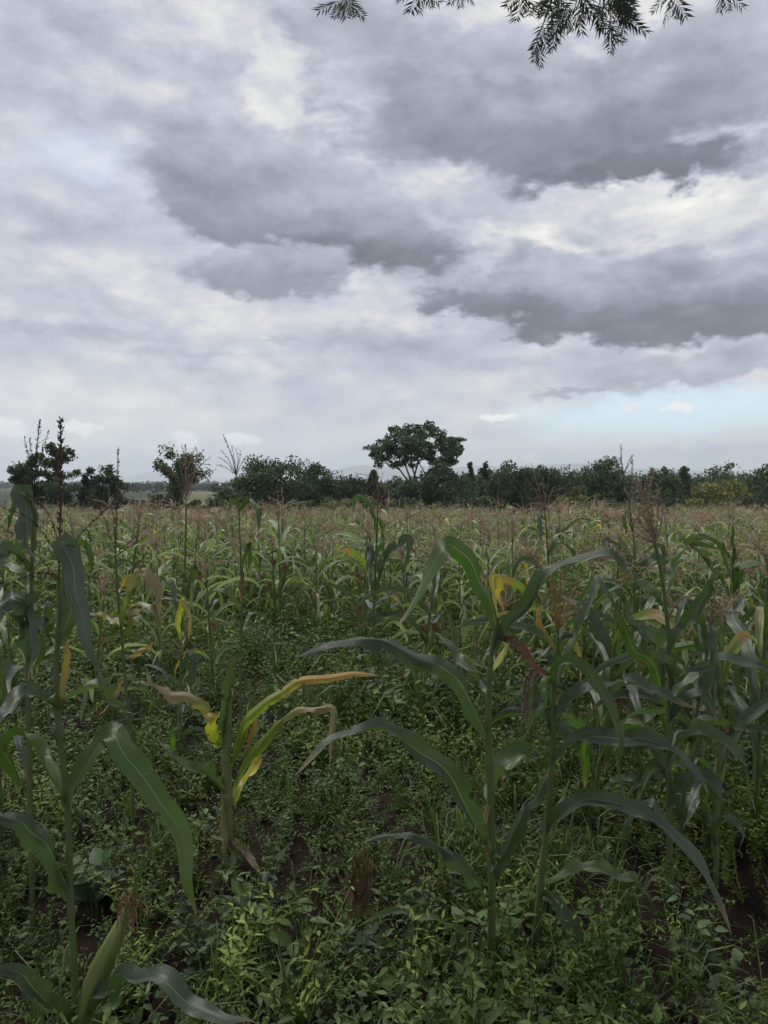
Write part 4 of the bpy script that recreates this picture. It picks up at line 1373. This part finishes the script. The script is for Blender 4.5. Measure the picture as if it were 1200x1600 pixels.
wf = [weed_field(1.2, 4.5, 175, .42, 1.0), weed_field(4.5, 9.0, 85, .65, 1.45), weed_field(9.0, 20.0, 24, .9, 2.2)]
tag(instanced('undergrowth', [k[0] for k in W_KIND], M_WEED, *[np.concatenate([w[i] for w in wf]) for i in range(4)]),
    'thick low green weeds and grass covering the soil', 'weeds', kind='stuff')


def weed_thing(px, py, kind, sc, label, group=None, col=None):
    """a weed that can be told apart, rooted where its foot shows"""
    d = 1.55 / ((py - 752) / F_PX - 0.033)
    x = (px - 600) / F_PX * d
    loc = (x, d, float(zg(x, d)))
    if kind == 'grass':
        parts = [('blades', tuft(int(px * 7 + py), 7, .5, .0034, col or (0.075, 0.115, 0.04)), M_WEED)]
    else:
        a = {'oval': (.34, 4, 13, .06, .55, (0.052, 0.085, 0.036), .6), 'broad': (.26, 3, 7, .11, .7, (0.052, 0.088, 0.045), .8),
             'thistle': (.36, 3, 12, .12, .34, (0.055, 0.09, 0.045), .5), 'feather': (.4, 6, 16, .04, .3, (0.12, 0.165, 0.045), .6)}[kind]
        st, lv = herb(int(px * 3 + py), *a)
        parts = [('stem', st, M_STALK), ('leaves', lv, M_WEED)]
    o = emit('grass_tuft' if kind == 'grass' else 'weed_plant', [(p[0], p[1], p[2]) for p in parts], (0, 0, 0), label, group, 'grass' if kind == 'grass' else 'weed')
    o.location = loc
    o.scale = (sc, sc, sc)
    return o


weed_thing(395, 1530, 'thistle', .9, 'upright weed with long pale leaves below the hanging green maize leaf')
weed_thing(140, 1460, 'broad', .95, 'weed with two big toothed leaves beside the tall plant stalk')
weed_thing(860, 1330, 'feather', .7, 'yellow green feathery weed between the two big stalks')
weed_thing(690, 1290, 'feather', .8, 'yellow green feathery weed left of the ragged leafed stalk')
weed_thing(1130, 1580, 'oval', .9, 'round leaved weed on the bare red earth in the corner')
weed_thing(310, 1590, 'oval', .9, 'leafy weed at the bottom between ear and thistle')
weed_thing(560, 1590, 'broad', .8, 'broad leaved weed at the bottom centre')
weed_thing(655, 1560, 'oval', .9, 'oval leaved weed near the foot of the ragged leafed plant')
weed_thing(470, 1620, 'grass', 1.0, 'long grass blades arching up from the bottom edge')
weed_thing(620, 1210, 'grass', .8, 'grass tuft in the middle of the weedy gap')
weed_thing(1000, 1530, 'grass', .7, 'grass tuft below the broad hanging leaf')
weed_thing(450, 1330, 'grass', .7, 'grass tuft right of the yellowing plant')

# the dry husk lying on the weeds
hb = at(566, 1385, 2.45)
hg = [('leaf', blade([hb + np.array([random.uniform(-.03, .03), random.uniform(-.03, .03), .12]), hb + np.array([random.uniform(-.04, .04), -.03, .03]), hb + np.array([random.uniform(-.06, .06), -.05, -.09])],
                     .034, 20, 6, 't', hero=True, phi=(.3, .9), wave=.9, waves=9, fold=1.0, seed=900 + k, tint=.62), M_TASSEL) for k in range(7)]
emit('dry_maize_husk', hg, tuple(hb + np.array([0, 0, -.1])), 'crumpled brown dry maize husk caught in the weeds', None, 'husk')

# ------------------------------------------------------------------ trees
def leaf_cloud(C, R, n, size, col, r, flat_=0.8):
    """n small leaf sprays round the points C (m,3) with radii R"""
    k = r.integers(0, len(C), n)
    u = norm(r.normal(0, 1, (n, 3))) * (r.random((n, 1)) ** 0.45)
    u[:, 2] *= flat_
    p = C[k] + u * R[k][:, None]
    a = norm(r.normal(0, 1, (n, 3)))
    b = norm(np.cross(a, r.normal(0, 1, (n, 3))))
    s = size * r.uniform(.5, 1.4, (n, 1))
    V = np.stack([p - a * s, p - b * s * .45, p + a * s, p + b * s * .45], 1).reshape(-1, 3)
    q = (np.arange(n) * 4)[:, None] + np.arange(4)[None]
    c = np.array(col)[None] * (r.uniform(.55, 1.4, (n, 1)))
    ck = r.uniform(.7, 1.3, (len(C), 1))
    return G().add(V, q, None, np.repeat(c * ck[k], 4, 0))


def make_tree(kind, seed, h, w, col, n=3500, size=0.16):
    r = np.random.default_rng(seed)
    tr = G()
    bark = np.array((0.07, 0.055, 0.045))
    cl, rad = [], []

    def limb(p, q, r0, r1, sag=0.0):
        m = (p + q) / 2 + r.normal(0, .06, 3) * np.linalg.norm(q - p) + np.array([0, 0, sag])
        P = spline([p, m, q], 6)
        tr.join(tube(P, np.linspace(r0, r1, 6), 5, bark))
        return P

    if kind == 'umbrella':          # spreading acacia-like crown on several raking limbs
        f = np.array([0.3, 0, h * .2])
        limb(np.array([0.6, 0, -.3]), f, .3, .24)
        for k, (a, z1) in enumerate(((2.9, .46), (2.3, .52), (.5, .5), (.05, .42), (4.5, .5), (1.3, .55), (5.4, .46))):
            q = w * (.16 if k % 2 else .2)
            mid = np.array([math.cos(a) * q, math.sin(a) * q, h * z1]) + r.normal(0, .25, 3)
            limb(f + np.array([0, 0, r.uniform(-.5, .5)]), mid, .15, .09)
            for j in range(3):
                b = a + (j - 1) * .55 + r.normal(0, .2)
                rr = w * r.uniform(.3, .47)
                e = np.array([math.cos(b) * rr, math.sin(b) * rr, h * r.uniform(.56, .82)])
                P = limb(mid, e, .08, .03)
                for i in range(4):
                    c = b + r.normal(0, .8)
                    e2 = P[r.integers(2, 6)] + np.array([math.cos(c) * w * .09, math.sin(c) * w * .09, r.uniform(-.02, .13) * h])
                    limb(P[3], e2, .04, .012)
                    cl.append(e2)
                    rad.append(w * r.uniform(.045, .085))
                    cl.append(e2 + r.normal(0, w * .05, 3) * np.array([1, 1, .4]))
                    rad.append(w * r.uniform(.035, .07))
        for k in range(84):
            a, rr = r.uniform(0, 6.28), w * .48 * math.sqrt(r.random())
            top = h * (1.0 - .26 * (rr / (w * .5)) ** 2)
            cl.append(np.array([math.cos(a) * rr, math.sin(a) * rr, top - r.uniform(.02, .24) * h]))
            rad.append(w * r.uniform(.035, .085))
        fl = .6
    elif kind == 'round':           # dense dark crown down to the ground
        limb(np.array([0., 0, -.3]), np.array([0, 0, h * .5]), .22, .1)
        for k in range(70):
            a = r.uniform(0, 6.28)
            e = math.asin(r.uniform(-.9, 1))
            q = r.uniform(.45, .98)
            c = np.array([math.cos(a) * math.cos(e) * w * .5 * q, math.sin(a) * math.cos(e) * w * .5 * q, h * (.5 + .48 * math.sin(e) * q)])
            if k < 12: limb(np.array([0, 0, h * r.uniform(.2, .45)]), c, .06, .015)
            cl.append(c)
            rad.append(w * r.uniform(.09, .18))
        fl = .8
    elif kind == 'open':            # airy crown, sky between the clumps
        limb(np.array([0., 0, -.3]), np.array([.1, 0, h * .8]), .12, .04)
        for k in range(30):
            a = r.uniform(0, 6.28)
            z = h * r.uniform(.12, .98)
            q = w * .5 * r.uniform(.3, 1) * math.sin(math.pi * min(1, max(.18, (z / h - .2) / .95)))
            c = np.array([math.cos(a) * q, math.sin(a) * q, z])
            limb(np.array([.05, 0, z * .72]), c, .04, .012)
            cl.append(c)
            rad.append(w * r.uniform(.10, .19))
            cl.append(c * np.array([.6, .6, .93]))
            rad.append(w * r.uniform(.08, .16))
        fl = .9
    elif kind == 'upright':         # narrow, pointed
        limb(np.array([0., 0, -.3]), np.array([0, 0, h * .9]), .12, .03)
        for k in range(26):
            z = h * (.12 + .86 * k / 26)
            q = w * .42 * (1 - (z / h) ** 2.2) * r.uniform(.4, 1)
            a = r.uniform(0, 6.28)
            cl.append(np.array([math.cos(a) * q, math.sin(a) * q, z]))
            rad.append(w * r.uniform(.12, .22) * (1.1 - .5 * z / h))
        fl = 1.1
    else:                           # bush
        limb(np.array([0., 0, -.2]), np.array([0, 0, h * .4]), .08, .04)
        for k in range(34):
            a = r.uniform(0, 6.28)
            e = math.asin(r.uniform(0, 1))
            q = r.uniform(.3, .95)
            c = np.array([math.cos(a) * math.cos(e) * w * .5 * q, math.sin(a) * math.cos(e) * w * .5 * q, h * (.12 + .8 * math.sin(e) * q)])
            if k < 8: limb(np.array([0, 0, .1 * h]), c, .03, .01)
            cl.append(c)
            rad.append(w * r.uniform(.06, .13))
        fl = .8
    lv = leaf_cloud(np.array(cl), np.array(rad), n, size, col, r, fl)
    return tr, lv


DARK = (0.055, 0.080, 0.044)
MIDG = (0.070, 0.098, 0.046)
OLIVE = (0.165, 0.165, 0.065)
BROWN = (0.060, 0.055, 0.035)


def plant_tree(kind, px, top, wpx, d, col, label, seed, n=3000, size=None, name=None, group=None):
    g0 = float(zg((px - 600) / F_PX * d, d))
    ztop = at(px, top, d)[2]
    h = (ztop - g0) * (1.06 if kind == 'round' else 1.0)
    w = wpx / F_PX * d * (1.15 if kind == 'round' else 1.0)
    tr, lv = make_tree(kind, seed, h, w, col, n, size or 0.0022 * d)
    bush = kind == 'bush'
    return emit(name or ('shrub' if bush else 'tree'), [('stems' if bush else 'trunk', tr, M_BARK), ('foliage' if bush else 'crown', lv, M_TREE)], (0, 0, 0), label, group, 'shrub' if bush else 'tree'), \
        ((px - 600) / F_PX * d, d, g0)


TREES = [
    ('umbrella', 650, 655, 142, 88, DARK, 'large spreading tree with an umbrella crown standing above all others', 13500, None),
    ('open', 40, 712, 52, 62, DARK, 'dark loose tree at the edge behind the five tassel spikes', 6500, None),
    ('open', 90, 695, 62, 66, MIDG, 'airy tree behind the single upright tassel spike', 6500, None),
    ('round', 82, 752, 75, 62, DARK, 'low dark rounded tree under the airy one', 6500, None),
    ('upright', 133, 740, 32, 66, DARK, 'small narrow dark tree right of the airy one', 1500, None),
    ('round', 162, 726, 58, 66, DARK, 'bushy dark tree behind the thin spike', 6000, None),
    ('bush', 148, 768, 80, 59.5, BROWN, 'brownish shrub at the field edge under the bushy tree', 4000, None),
    ('bush', 235, 757, 92, 60, BROWN, 'wide brown green shrub beside the many fingered tassel', 3000, None),
    ('open', 276, 698, 84, 63, MIDG, 'twiggy tree behind the many fingered tassel', 6500, None),
    ('bush', 325, 768, 90, 61, MIDG, 'green shrub between the twiggy tree and the dense one', 6500, None),
    ('round', 415, 724, 125, 70, DARK, 'wide dense dark tree right of the fanned tassel', 13000, None),
    ('round', 482, 717, 85, 76, DARK, 'taller dark tree with an uneven top joining the dense one', 7500, None),
    ('round', 540, 743, 90, 84, DARK, 'low dark tree left of the brown headed plant', 6000, None),
    ('upright', 584, 735, 46, 80, DARK, 'pointed dark tree behind the brown headed plant', 6500, None),
    ('round', 625, 748, 70, 80, DARK, 'dark thicket tree at the left foot of the umbrella tree', 6000, None),
    ('round', 695, 726, 90, 82, DARK, 'dark thicket tree at the right foot of the umbrella tree', 7500, None),
    ('bush', 740, 770, 80, 66, MIDG, 'green shrub right of the umbrella tree at the field edge', 6000, None),
    ('upright', 735, 720, 26, 95, DARK, 'thin upright tree right of the umbrella crown', 1400, None),
    ('upright', 757, 722, 40, 98, DARK, 'second upright tree right of the umbrella crown', 1600, None),
    ('round', 800, 728, 70, 92, DARK, 'dark tree behind the spread pale tassel', 6500, None),
    ('round', 848, 727, 64, 98, DARK, 'dark tree in the row left of the dark round one', 6000, None),
    ('bush', 905, 752, 84, 68, OLIVE, 'olive shrub in front of the dark round tree', 7500, None),
    ('round', 948, 718, 82, 78, DARK, 'dark round tree standing higher than the row', 6500, None),
    ('bush', 925, 782, 40, 62, BROWN, 'small dark shrub in front of the olive one', 1400, None),
    ('bush', 1125, 730, 150, 72, OLIVE, 'broad olive coloured shrub at the field edge', 13000, None),
    ('round', 1030, 732, 60, 100, MIDG, 'green tree between the dark round one and the olive shrub', 4000, None),
    ('bush', 1020, 760, 90, 70, MIDG, 'low green shrub left of the broad olive one', 4000, None),
    ('round', 1205, 728, 60, 90, DARK, 'dark tree cut by the edge behind the olive shrub', 4000, None),
]
for k, (kind, px, top, w, d, col, lab, n, nm) in enumerate(TREES):
    o, loc = plant_tree(kind, px, top, w, d, col, lab, 700 + k, n, name=nm)
    o.location = loc

EDGE_G = 'shrubs along the far edge of the field'
es = [make_tree('bush', 760 + k, 2.6, 4.2, c, 1700, .12) for k, c in enumerate((MIDG, DARK, OLIVE, BROWN))]
es = [emit('shrub', [('stems', a, M_BARK), ('foliage', b_, M_TREE)], (0, 0, 0), 'low scrubby bush in the hedge line where the maize ends', EDGE_G, 'shrub') for a, b_ in es]
re_ = np.random.default_rng(41)
ne = 0
for k in range(44):
    px = 10 + k * 27.5 + re_.normal(0, 7)
    if 20 < px < 360 and k % 2: continue
    d = re_.uniform(61, 70)
    o = es[ne] if ne < 4 else copy_tree(es[int(re_.choice([0, 0, 1, 1, 2, 3]))])
    ne += 1
    x = (px - 600) / F_PX * d
    o.location = (x, d, float(zg(x, d)))
    sc = re_.uniform(.55, 1.15) * (0.75 if px < 360 else 1)
    o.scale = (sc * 1.1, sc * 1.1, sc)
    o.rotation_euler = (0, 0, re_.uniform(0, 6.28))

# the wood behind them: trees of the same kinds, further and further off
BACK = 'trees of the wood on the right'
tpl = [emit('tree', [('trunk', a, M_BARK), ('crown', b_, M_TREE)], (0, 0, 0), 'x y z w', BACK, 'tree')
       for a, b_ in (make_tree(kd, 800 + i, 8, wd, c, 1300, 0.30) for i, (kd, wd, c) in enumerate((('round', 7, DARK), ('upright', 5, DARK), ('round', 8, MIDG), ('open', 6, MIDG), ('round', 6.5, (0.085, 0.105, 0.055)))))]
rb = np.random.default_rng(31)
cnt = 0
for k in range(70):
    px = 500 + (k % 35) * 22 + rb.normal(0, 6)
    d = rb.uniform(115, 150) if k < 35 else rb.uniform(165, 230)
    x = (px - 600) / F_PX * d
    g0 = float(zg(x, d))
    top = rb.uniform(724, 748) if px > 690 else rb.uniform(742, 752)
    h = at(px, top, d)[2] - g0
    i = int(rb.integers(5))
    o = tpl[i] if cnt < 5 and i == cnt else None
    if k < 5:
        o = tpl[k]
    else:
        o = copy_tree(tpl[i])
    o.location = (x, d, g0)
    s = h / 8
    o.scale = (s * rb.uniform(.8, 1.2),) * 2 + (s,)
    o.rotation_euler = (0, 0, rb.uniform(0, 6.28))
    o['label'] = 'dark green tree in the continuous wood behind the field edge'

# far-off woodland strips on the plain
fw = G()
tv = leaf_cloud(np.array([[0, 0, 3.], [2, 0, 2.5], [-2, 1, 2.5], [0, 0, 5]]), np.array([2.5, 2, 2, 2.]), 90, 0.9, (0.032, 0.046, 0.030), np.random.default_rng(77), .8)
rows = []
for (a0, a1, d0, d1, n) in ((-60, 560, 900, 1200, 420), (-60, 560, 430, 520, 60), (-80, 1280, 1800, 2600, 700), (160, 360, 600, 660, 50), (520, 1280, 330, 420, 220)):
    px = rb.uniform(a0, a1, n)
    d = rb.uniform(d0, d1, n)
    x = (px - 600) / F_PX * d
    rows.append(np.stack([x, d, zg(x, d)], -1))
pos = np.concatenate(rows)
n = len(pos)
fw.join(scatter(tv.arr(), pos, rb.uniform(0, 6.28, n), rb.uniform(.7, 1.5, n) * np.clip(pos[:, 1] / 1000, .8, 1.8), np.ones((n, 3)) * rb.uniform(.7, 1.3, (n, 1))))
tag(link('far_woodland', fw.mesh('far_woodland', M_TREE)), 'dark strips of far woodland across the plain', 'woodland', kind='stuff')

# ------------------------------------------------------------------ small pale roofed house on the plain
def boxg(g, x0, x1, y0, y1, z0, z1, c):
    V = [(x, y, z) for z in (z0, z1) for y in (y0, y1) for x in (x0, x1)]
    g.add(V, [[0, 2, 3, 1], [4, 5, 7, 6], [0, 1, 5, 4], [2, 6, 7, 3], [0, 4, 6, 2], [1, 3, 7, 5]], None, c)
    return g


M_WALL = solid_material('plaster', 0.85, 0.25, 2)
dh = 950
hx = (339 - 600) / F_PX * dh
hz = float(zg(hx, dh))
house = tag(empty('house', (hx, dh, hz)), 'tiny house with a pale metal roof far out on the plain', 'house')
wl = boxg(G(), -4.5, 4.5, -3, 3, -.5, 5.2, (0.35, 0.31, 0.26))
link('wall', wl.mesh('wall', M_WALL, smooth=False), house)
rf = G().add([(-5, -3.6, 5.1), (5, -3.6, 5.1), (5, 0, 6.9), (-5, 0, 6.9), (-5, 3.6, 5.1), (5, 3.6, 5.1), (-5, -3.6, 4.95), (5, -3.6, 4.95), (-5, 3.6, 4.95), (5, 3.6, 4.95)],
             [[0, 1, 2, 3], [3, 2, 5, 4], [6, 7, 1, 0], [4, 5, 9, 8]], [[0, 3, 4], [1, 5, 2]], (0.75, 0.75, 0.75))
link('roof', rf.mesh('roof', M_WALL, smooth=False), house)
link('door', boxg(G(), -.5, .5, -3.06, -2.9, 0, 2.1, (0.06, 0.05, 0.05)).mesh('door', M_WALL, smooth=False), house)
for wx in (-2.8, 2.8):
    link('window', boxg(G(), wx - .6, wx + .6, -3.06, -2.9, 1.2, 2.3, (0.04, 0.045, 0.05)).mesh('window', M_WALL, smooth=False), house)

# ------------------------------------------------------------------ the tree overhead, whose sprays hang into the frame
def frond(L=0.15, seed=0, pairs=9, col=(0.032, 0.048, 0.026)):
    """ferny leaf: a drooping rib with narrow forward pointing lobes"""
    r = np.random.default_rng(seed)
    f = np.linspace(0, 1, 6)
    rib = np.stack([f * L, 0 * f, -0.16 * L * f ** 2], -1)
    g = tube(rib, np.linspace(.0013, .0005, 6) * (1 if L < .5 else 7), 3, np.array(col) * 1.2)
    for k in range(pairs):
        t = .14 + .8 * k / (pairs - 1)
        p = np.array([t * L, 0, -0.16 * L * t * t])
        for s in (-1, 1):
            a = r.uniform(.45, .75)
            ln = L * .5 * (1.1 - .55 * t) * r.uniform(.8, 1.2)
            d = np.array([math.cos(a), s * math.sin(a), r.normal(-.12, .12)])
            w = np.array([-s * math.sin(a), math.cos(a), 0]) * (.0042 if L < .5 else .024)
            V = [p, p + d * ln * .4 + w, p + d * ln, p + d * ln * .4 - w, p + d * ln * .45 + np.array([0, 0, .002])]
            g.add(V, None, [[0, 1, 4], [1, 2, 4], [2, 3, 4], [3, 0, 4]], np.array(col) * r.uniform(.7, 1.4))
    e = np.array([L, 0, -0.16 * L])
    g.add([e - np.array([.02 * L, .02 * L, 0]), e + np.array([.22 * L, 0, -.05 * L]), e - np.array([.02 * L, -.02 * L, 0])], None, [[0, 1, 2]], col)
    return g


def overhang():
    r = np.random.default_rng(55)
    root = tag(empty('overhanging_tree', (2.6, -1.8, float(zg(2.6, -1.8)))), 'dark feathery sprays of an overhead tree hanging into the sky at the top', 'tree')
    rl = np.array(root.location)
    tr = G()
    trunk = spline([(2.6, -1.8, -.2), (2.5, -1.7, 2.2), (2.2, -1.2, 4.6), (1.8, -.6, 7)], 12)
    tr.join(tube(trunk, np.linspace(.2, .09, 12), 10, (0.06, 0.05, 0.045)))
    link('trunk', tr.mesh('trunk', M_BARK, rl), root)
    limbs = [[(2.2, -1.2, 4.4), (1.6, 1.0, 4.9), (1.0, 3.1, 4.5)], [(1.9, -.8, 5.6), (-.4, .8, 5.9), (-1.6, 2.2, 5.5)], [(2.2, -1.2, 4.6), (3.6, .2, 5.4), (4.2, 1.8, 5.3)],
             [(2.1, -1.1, 4.9), (.4, -1.6, 5.6), (-1.6, -2.0, 5.6)], [(1.3, 2.0, 4.75), (.6, 2.7, 4.7), (-.15, 3.0, 4.4)], [(1.3, 2.0, 4.75), (1.6, 2.7, 4.6), (1.75, 3.1, 4.3)],
             [(1.9, -.8, 6.2), (1.5, -.2, 7.4), (1.2, .5, 8.4)]]
    bg = G()
    ends = []
    for L in limbs:
        P = spline(L, 10)
        bg.join(tube(P, np.linspace(.05, .012, 10), 6, (0.055, 0.047, 0.042)))
        ends.append(P)
    br = link('branch', bg.mesh('branch', M_BARK, rl), root)
    # the sprays in the picture: where each twig ends and how its leaves fan out
    d = 3.0
    fm = [frond(1.0, 60 + k, 8) for k in range(5)]

    def put_frond(px, py, ang, lpx, dd=0.0):
        b0 = at(px, py, d + dd)
        b1 = at(px + lpx * math.sin(ang), py + lpx * math.cos(ang), d + dd + r.uniform(-.05, .05))
        X = b1 - b0
        L = np.linalg.norm(X)
        X = X / L
        Yv = np.cross(np.array([0, 1., .3]) + r.normal(0, .35, 3), X)
        Yv = Yv / np.linalg.norm(Yv)
        Z = np.cross(X, Yv)
        V, Q, T, C, Lu = fm[int(r.integers(5))].arr()
        V = (V[:, :1] * X + V[:, 1:2] * Yv + V[:, 2:] * Z) * L
        # lobe width stays that of a real leaf
        g = G().add(V + b0, Q, T, C, Lu)
        link('frond', g.mesh('frond', M_FROND, rl), root)

    def twig(pts, dd=0.0, start=None):
        P = [at(px, py, d + dd) for px, py in pts]
        if start is not None: P = [np.array(start)] + P
        P = spline(P, 12)
        link('twig', tube(P, np.linspace(.006, .002, 12), 5, (0.04, 0.035, 0.03)).mesh('twig', M_BARK, rl), root)

    twig([(542, -120), (541, -40), (540, -8)], start=(-.15, 3.0, 4.4))
    for a in (-1.0, -.55, -.2, .05, .35, .75):
        put_frond(541, -8 + r.uniform(-8, 6), a, r.uniform(38, 52))
    twig([(650, -120), (655, -60), (658, -20)], start=(.25, 2.9, 4.55))
    for a in (-.9, -.4, 0, .4, .9):
        put_frond(657, -18 + r.uniform(-8, 6), a, r.uniform(34, 46))
    twig([(720, -120), (720, -60), (719, -30)], start=(.35, 2.85, 4.6))
    for a in (-.4, 0, .4):
        put_frond(719, -28, a, 40)
    twig([(905, -150), (910, -60), (912, 0)], start=(1.0, 3.1, 4.5))
    twig([(905, -80), (870, -20), (852, 30), (838, 62)], start=(1.0, 3.1, 4.5))
    twig([(905, -80), (950, -20), (962, 25)], start=(1.0, 3.1, 4.5))
    for k in range(34):
        px, py = r.uniform(868, 972), r.uniform(-35, 22)
        put_frond(px, py, (px - 918) / 80 + r.normal(0, .42), r.uniform(40, 62), r.uniform(-.12, .12))
    for f, (px, py) in zip(np.linspace(0, 1, 8), [(866, -10), (860, 8), (854, 24), (850, 34), (846, 44), (842, 52), (840, 60), (840, 62)]):
        put_frond(px, py, r.choice([-.55, .5]) * r.uniform(.5, 1) * (1 - .6 * f), r.uniform(36, 48), r.uniform(-.05, .05))
    for k in range(9):
        put_frond(r.uniform(935, 972), r.uniform(0, 36), r.uniform(-.2, .9), r.uniform(38, 52), r.uniform(-.08, .08))
    twig([(818, -120), (820, -50), (820, -20)], start=(.7, 3.0, 4.6))
    for a in (-.7, -.25, .15, .6):
        put_frond(820, -18 + r.uniform(-6, 8), a, r.uniform(40, 54))
    twig([(1052, -120), (1052, -50), (1050, -10)], start=(1.5, 2.95, 4.4))
    for a in (-.8, -.1, .1, .45):
        put_frond(1050, -10 + r.uniform(-6, 8), a, r.uniform(38, 54))
    twig([(1128, -120), (1130, -60), (1130, -25)], start=(1.75, 3.1, 4.3))
    for a in (-.2, .15, .6):
        put_frond(1130, -24, a, 44)
    # the crown above and behind the camera that shades this corner of the field
    base = frond(.26, 99, 6).arr()
    pts = []
    for P in ends:
        for k in range(150):
            q = P[int(r.integers(3, 10))] + r.normal(0, .55, 3) * np.array([1, 1, .55])
            pts.append(q)
    for k in range(2700):
        a = r.uniform(0, 6.28)
        q = 4.9 * math.sqrt(r.random())
        pts.append(np.array([.9 + q * math.cos(a), .6 + q * math.sin(a), 5.2 + (1 - (q / 5) ** 2) * r.uniform(0, 4.2)]))
    pts = np.array(pts)
    lim = CAM_H + 0.70 * np.maximum(pts[:, 1], 0) / 1.0 + .75      # it stays above the view
    pts = pts[pts[:, 2] > lim]
    n = len(pts)
    cg = scatter(base, pts, r.uniform(0, 6.28, n), r.uniform(.9, 1.6, n), np.ones((n, 3)), None)
    c = link('crown', cg.mesh('crown', M_FROND, rl), root)
    c['kind'] = 'stuff'


overhang()

# ------------------------------------------------------------------ the air
def build_haze():
    x, y0, y1 = 15500, -300, 15500
    zb, zt = -60.0, 330.0
    g = boxg(G(), -x, x, y0, y1, zb, zt, (1, 1, 1))
    m = bpy.data.materials.new('haze')
    m.use_nodes = True
    m.node_tree.nodes.clear()
    b = NB(m.node_tree)
    v = b.new('ShaderNodeVolumePrincipled')
    v.inputs['Color'].default_value = (0.82, 0.90, 1.0, 1)
    v.inputs['Density'].default_value = 0.00018
    v.inputs['Anisotropy'].default_value = 0.2
    o = b.new('ShaderNodeOutputMaterial')
    b.put(o.inputs['Volume'], v.outputs[0])
    V, Q, T, C, L = g.arr()
    tag(link('haze', mkmesh('haze', V, [Q], None, None, m, False)), 'thin blue haze over the plain', 'haze', kind='stuff')


build_haze()
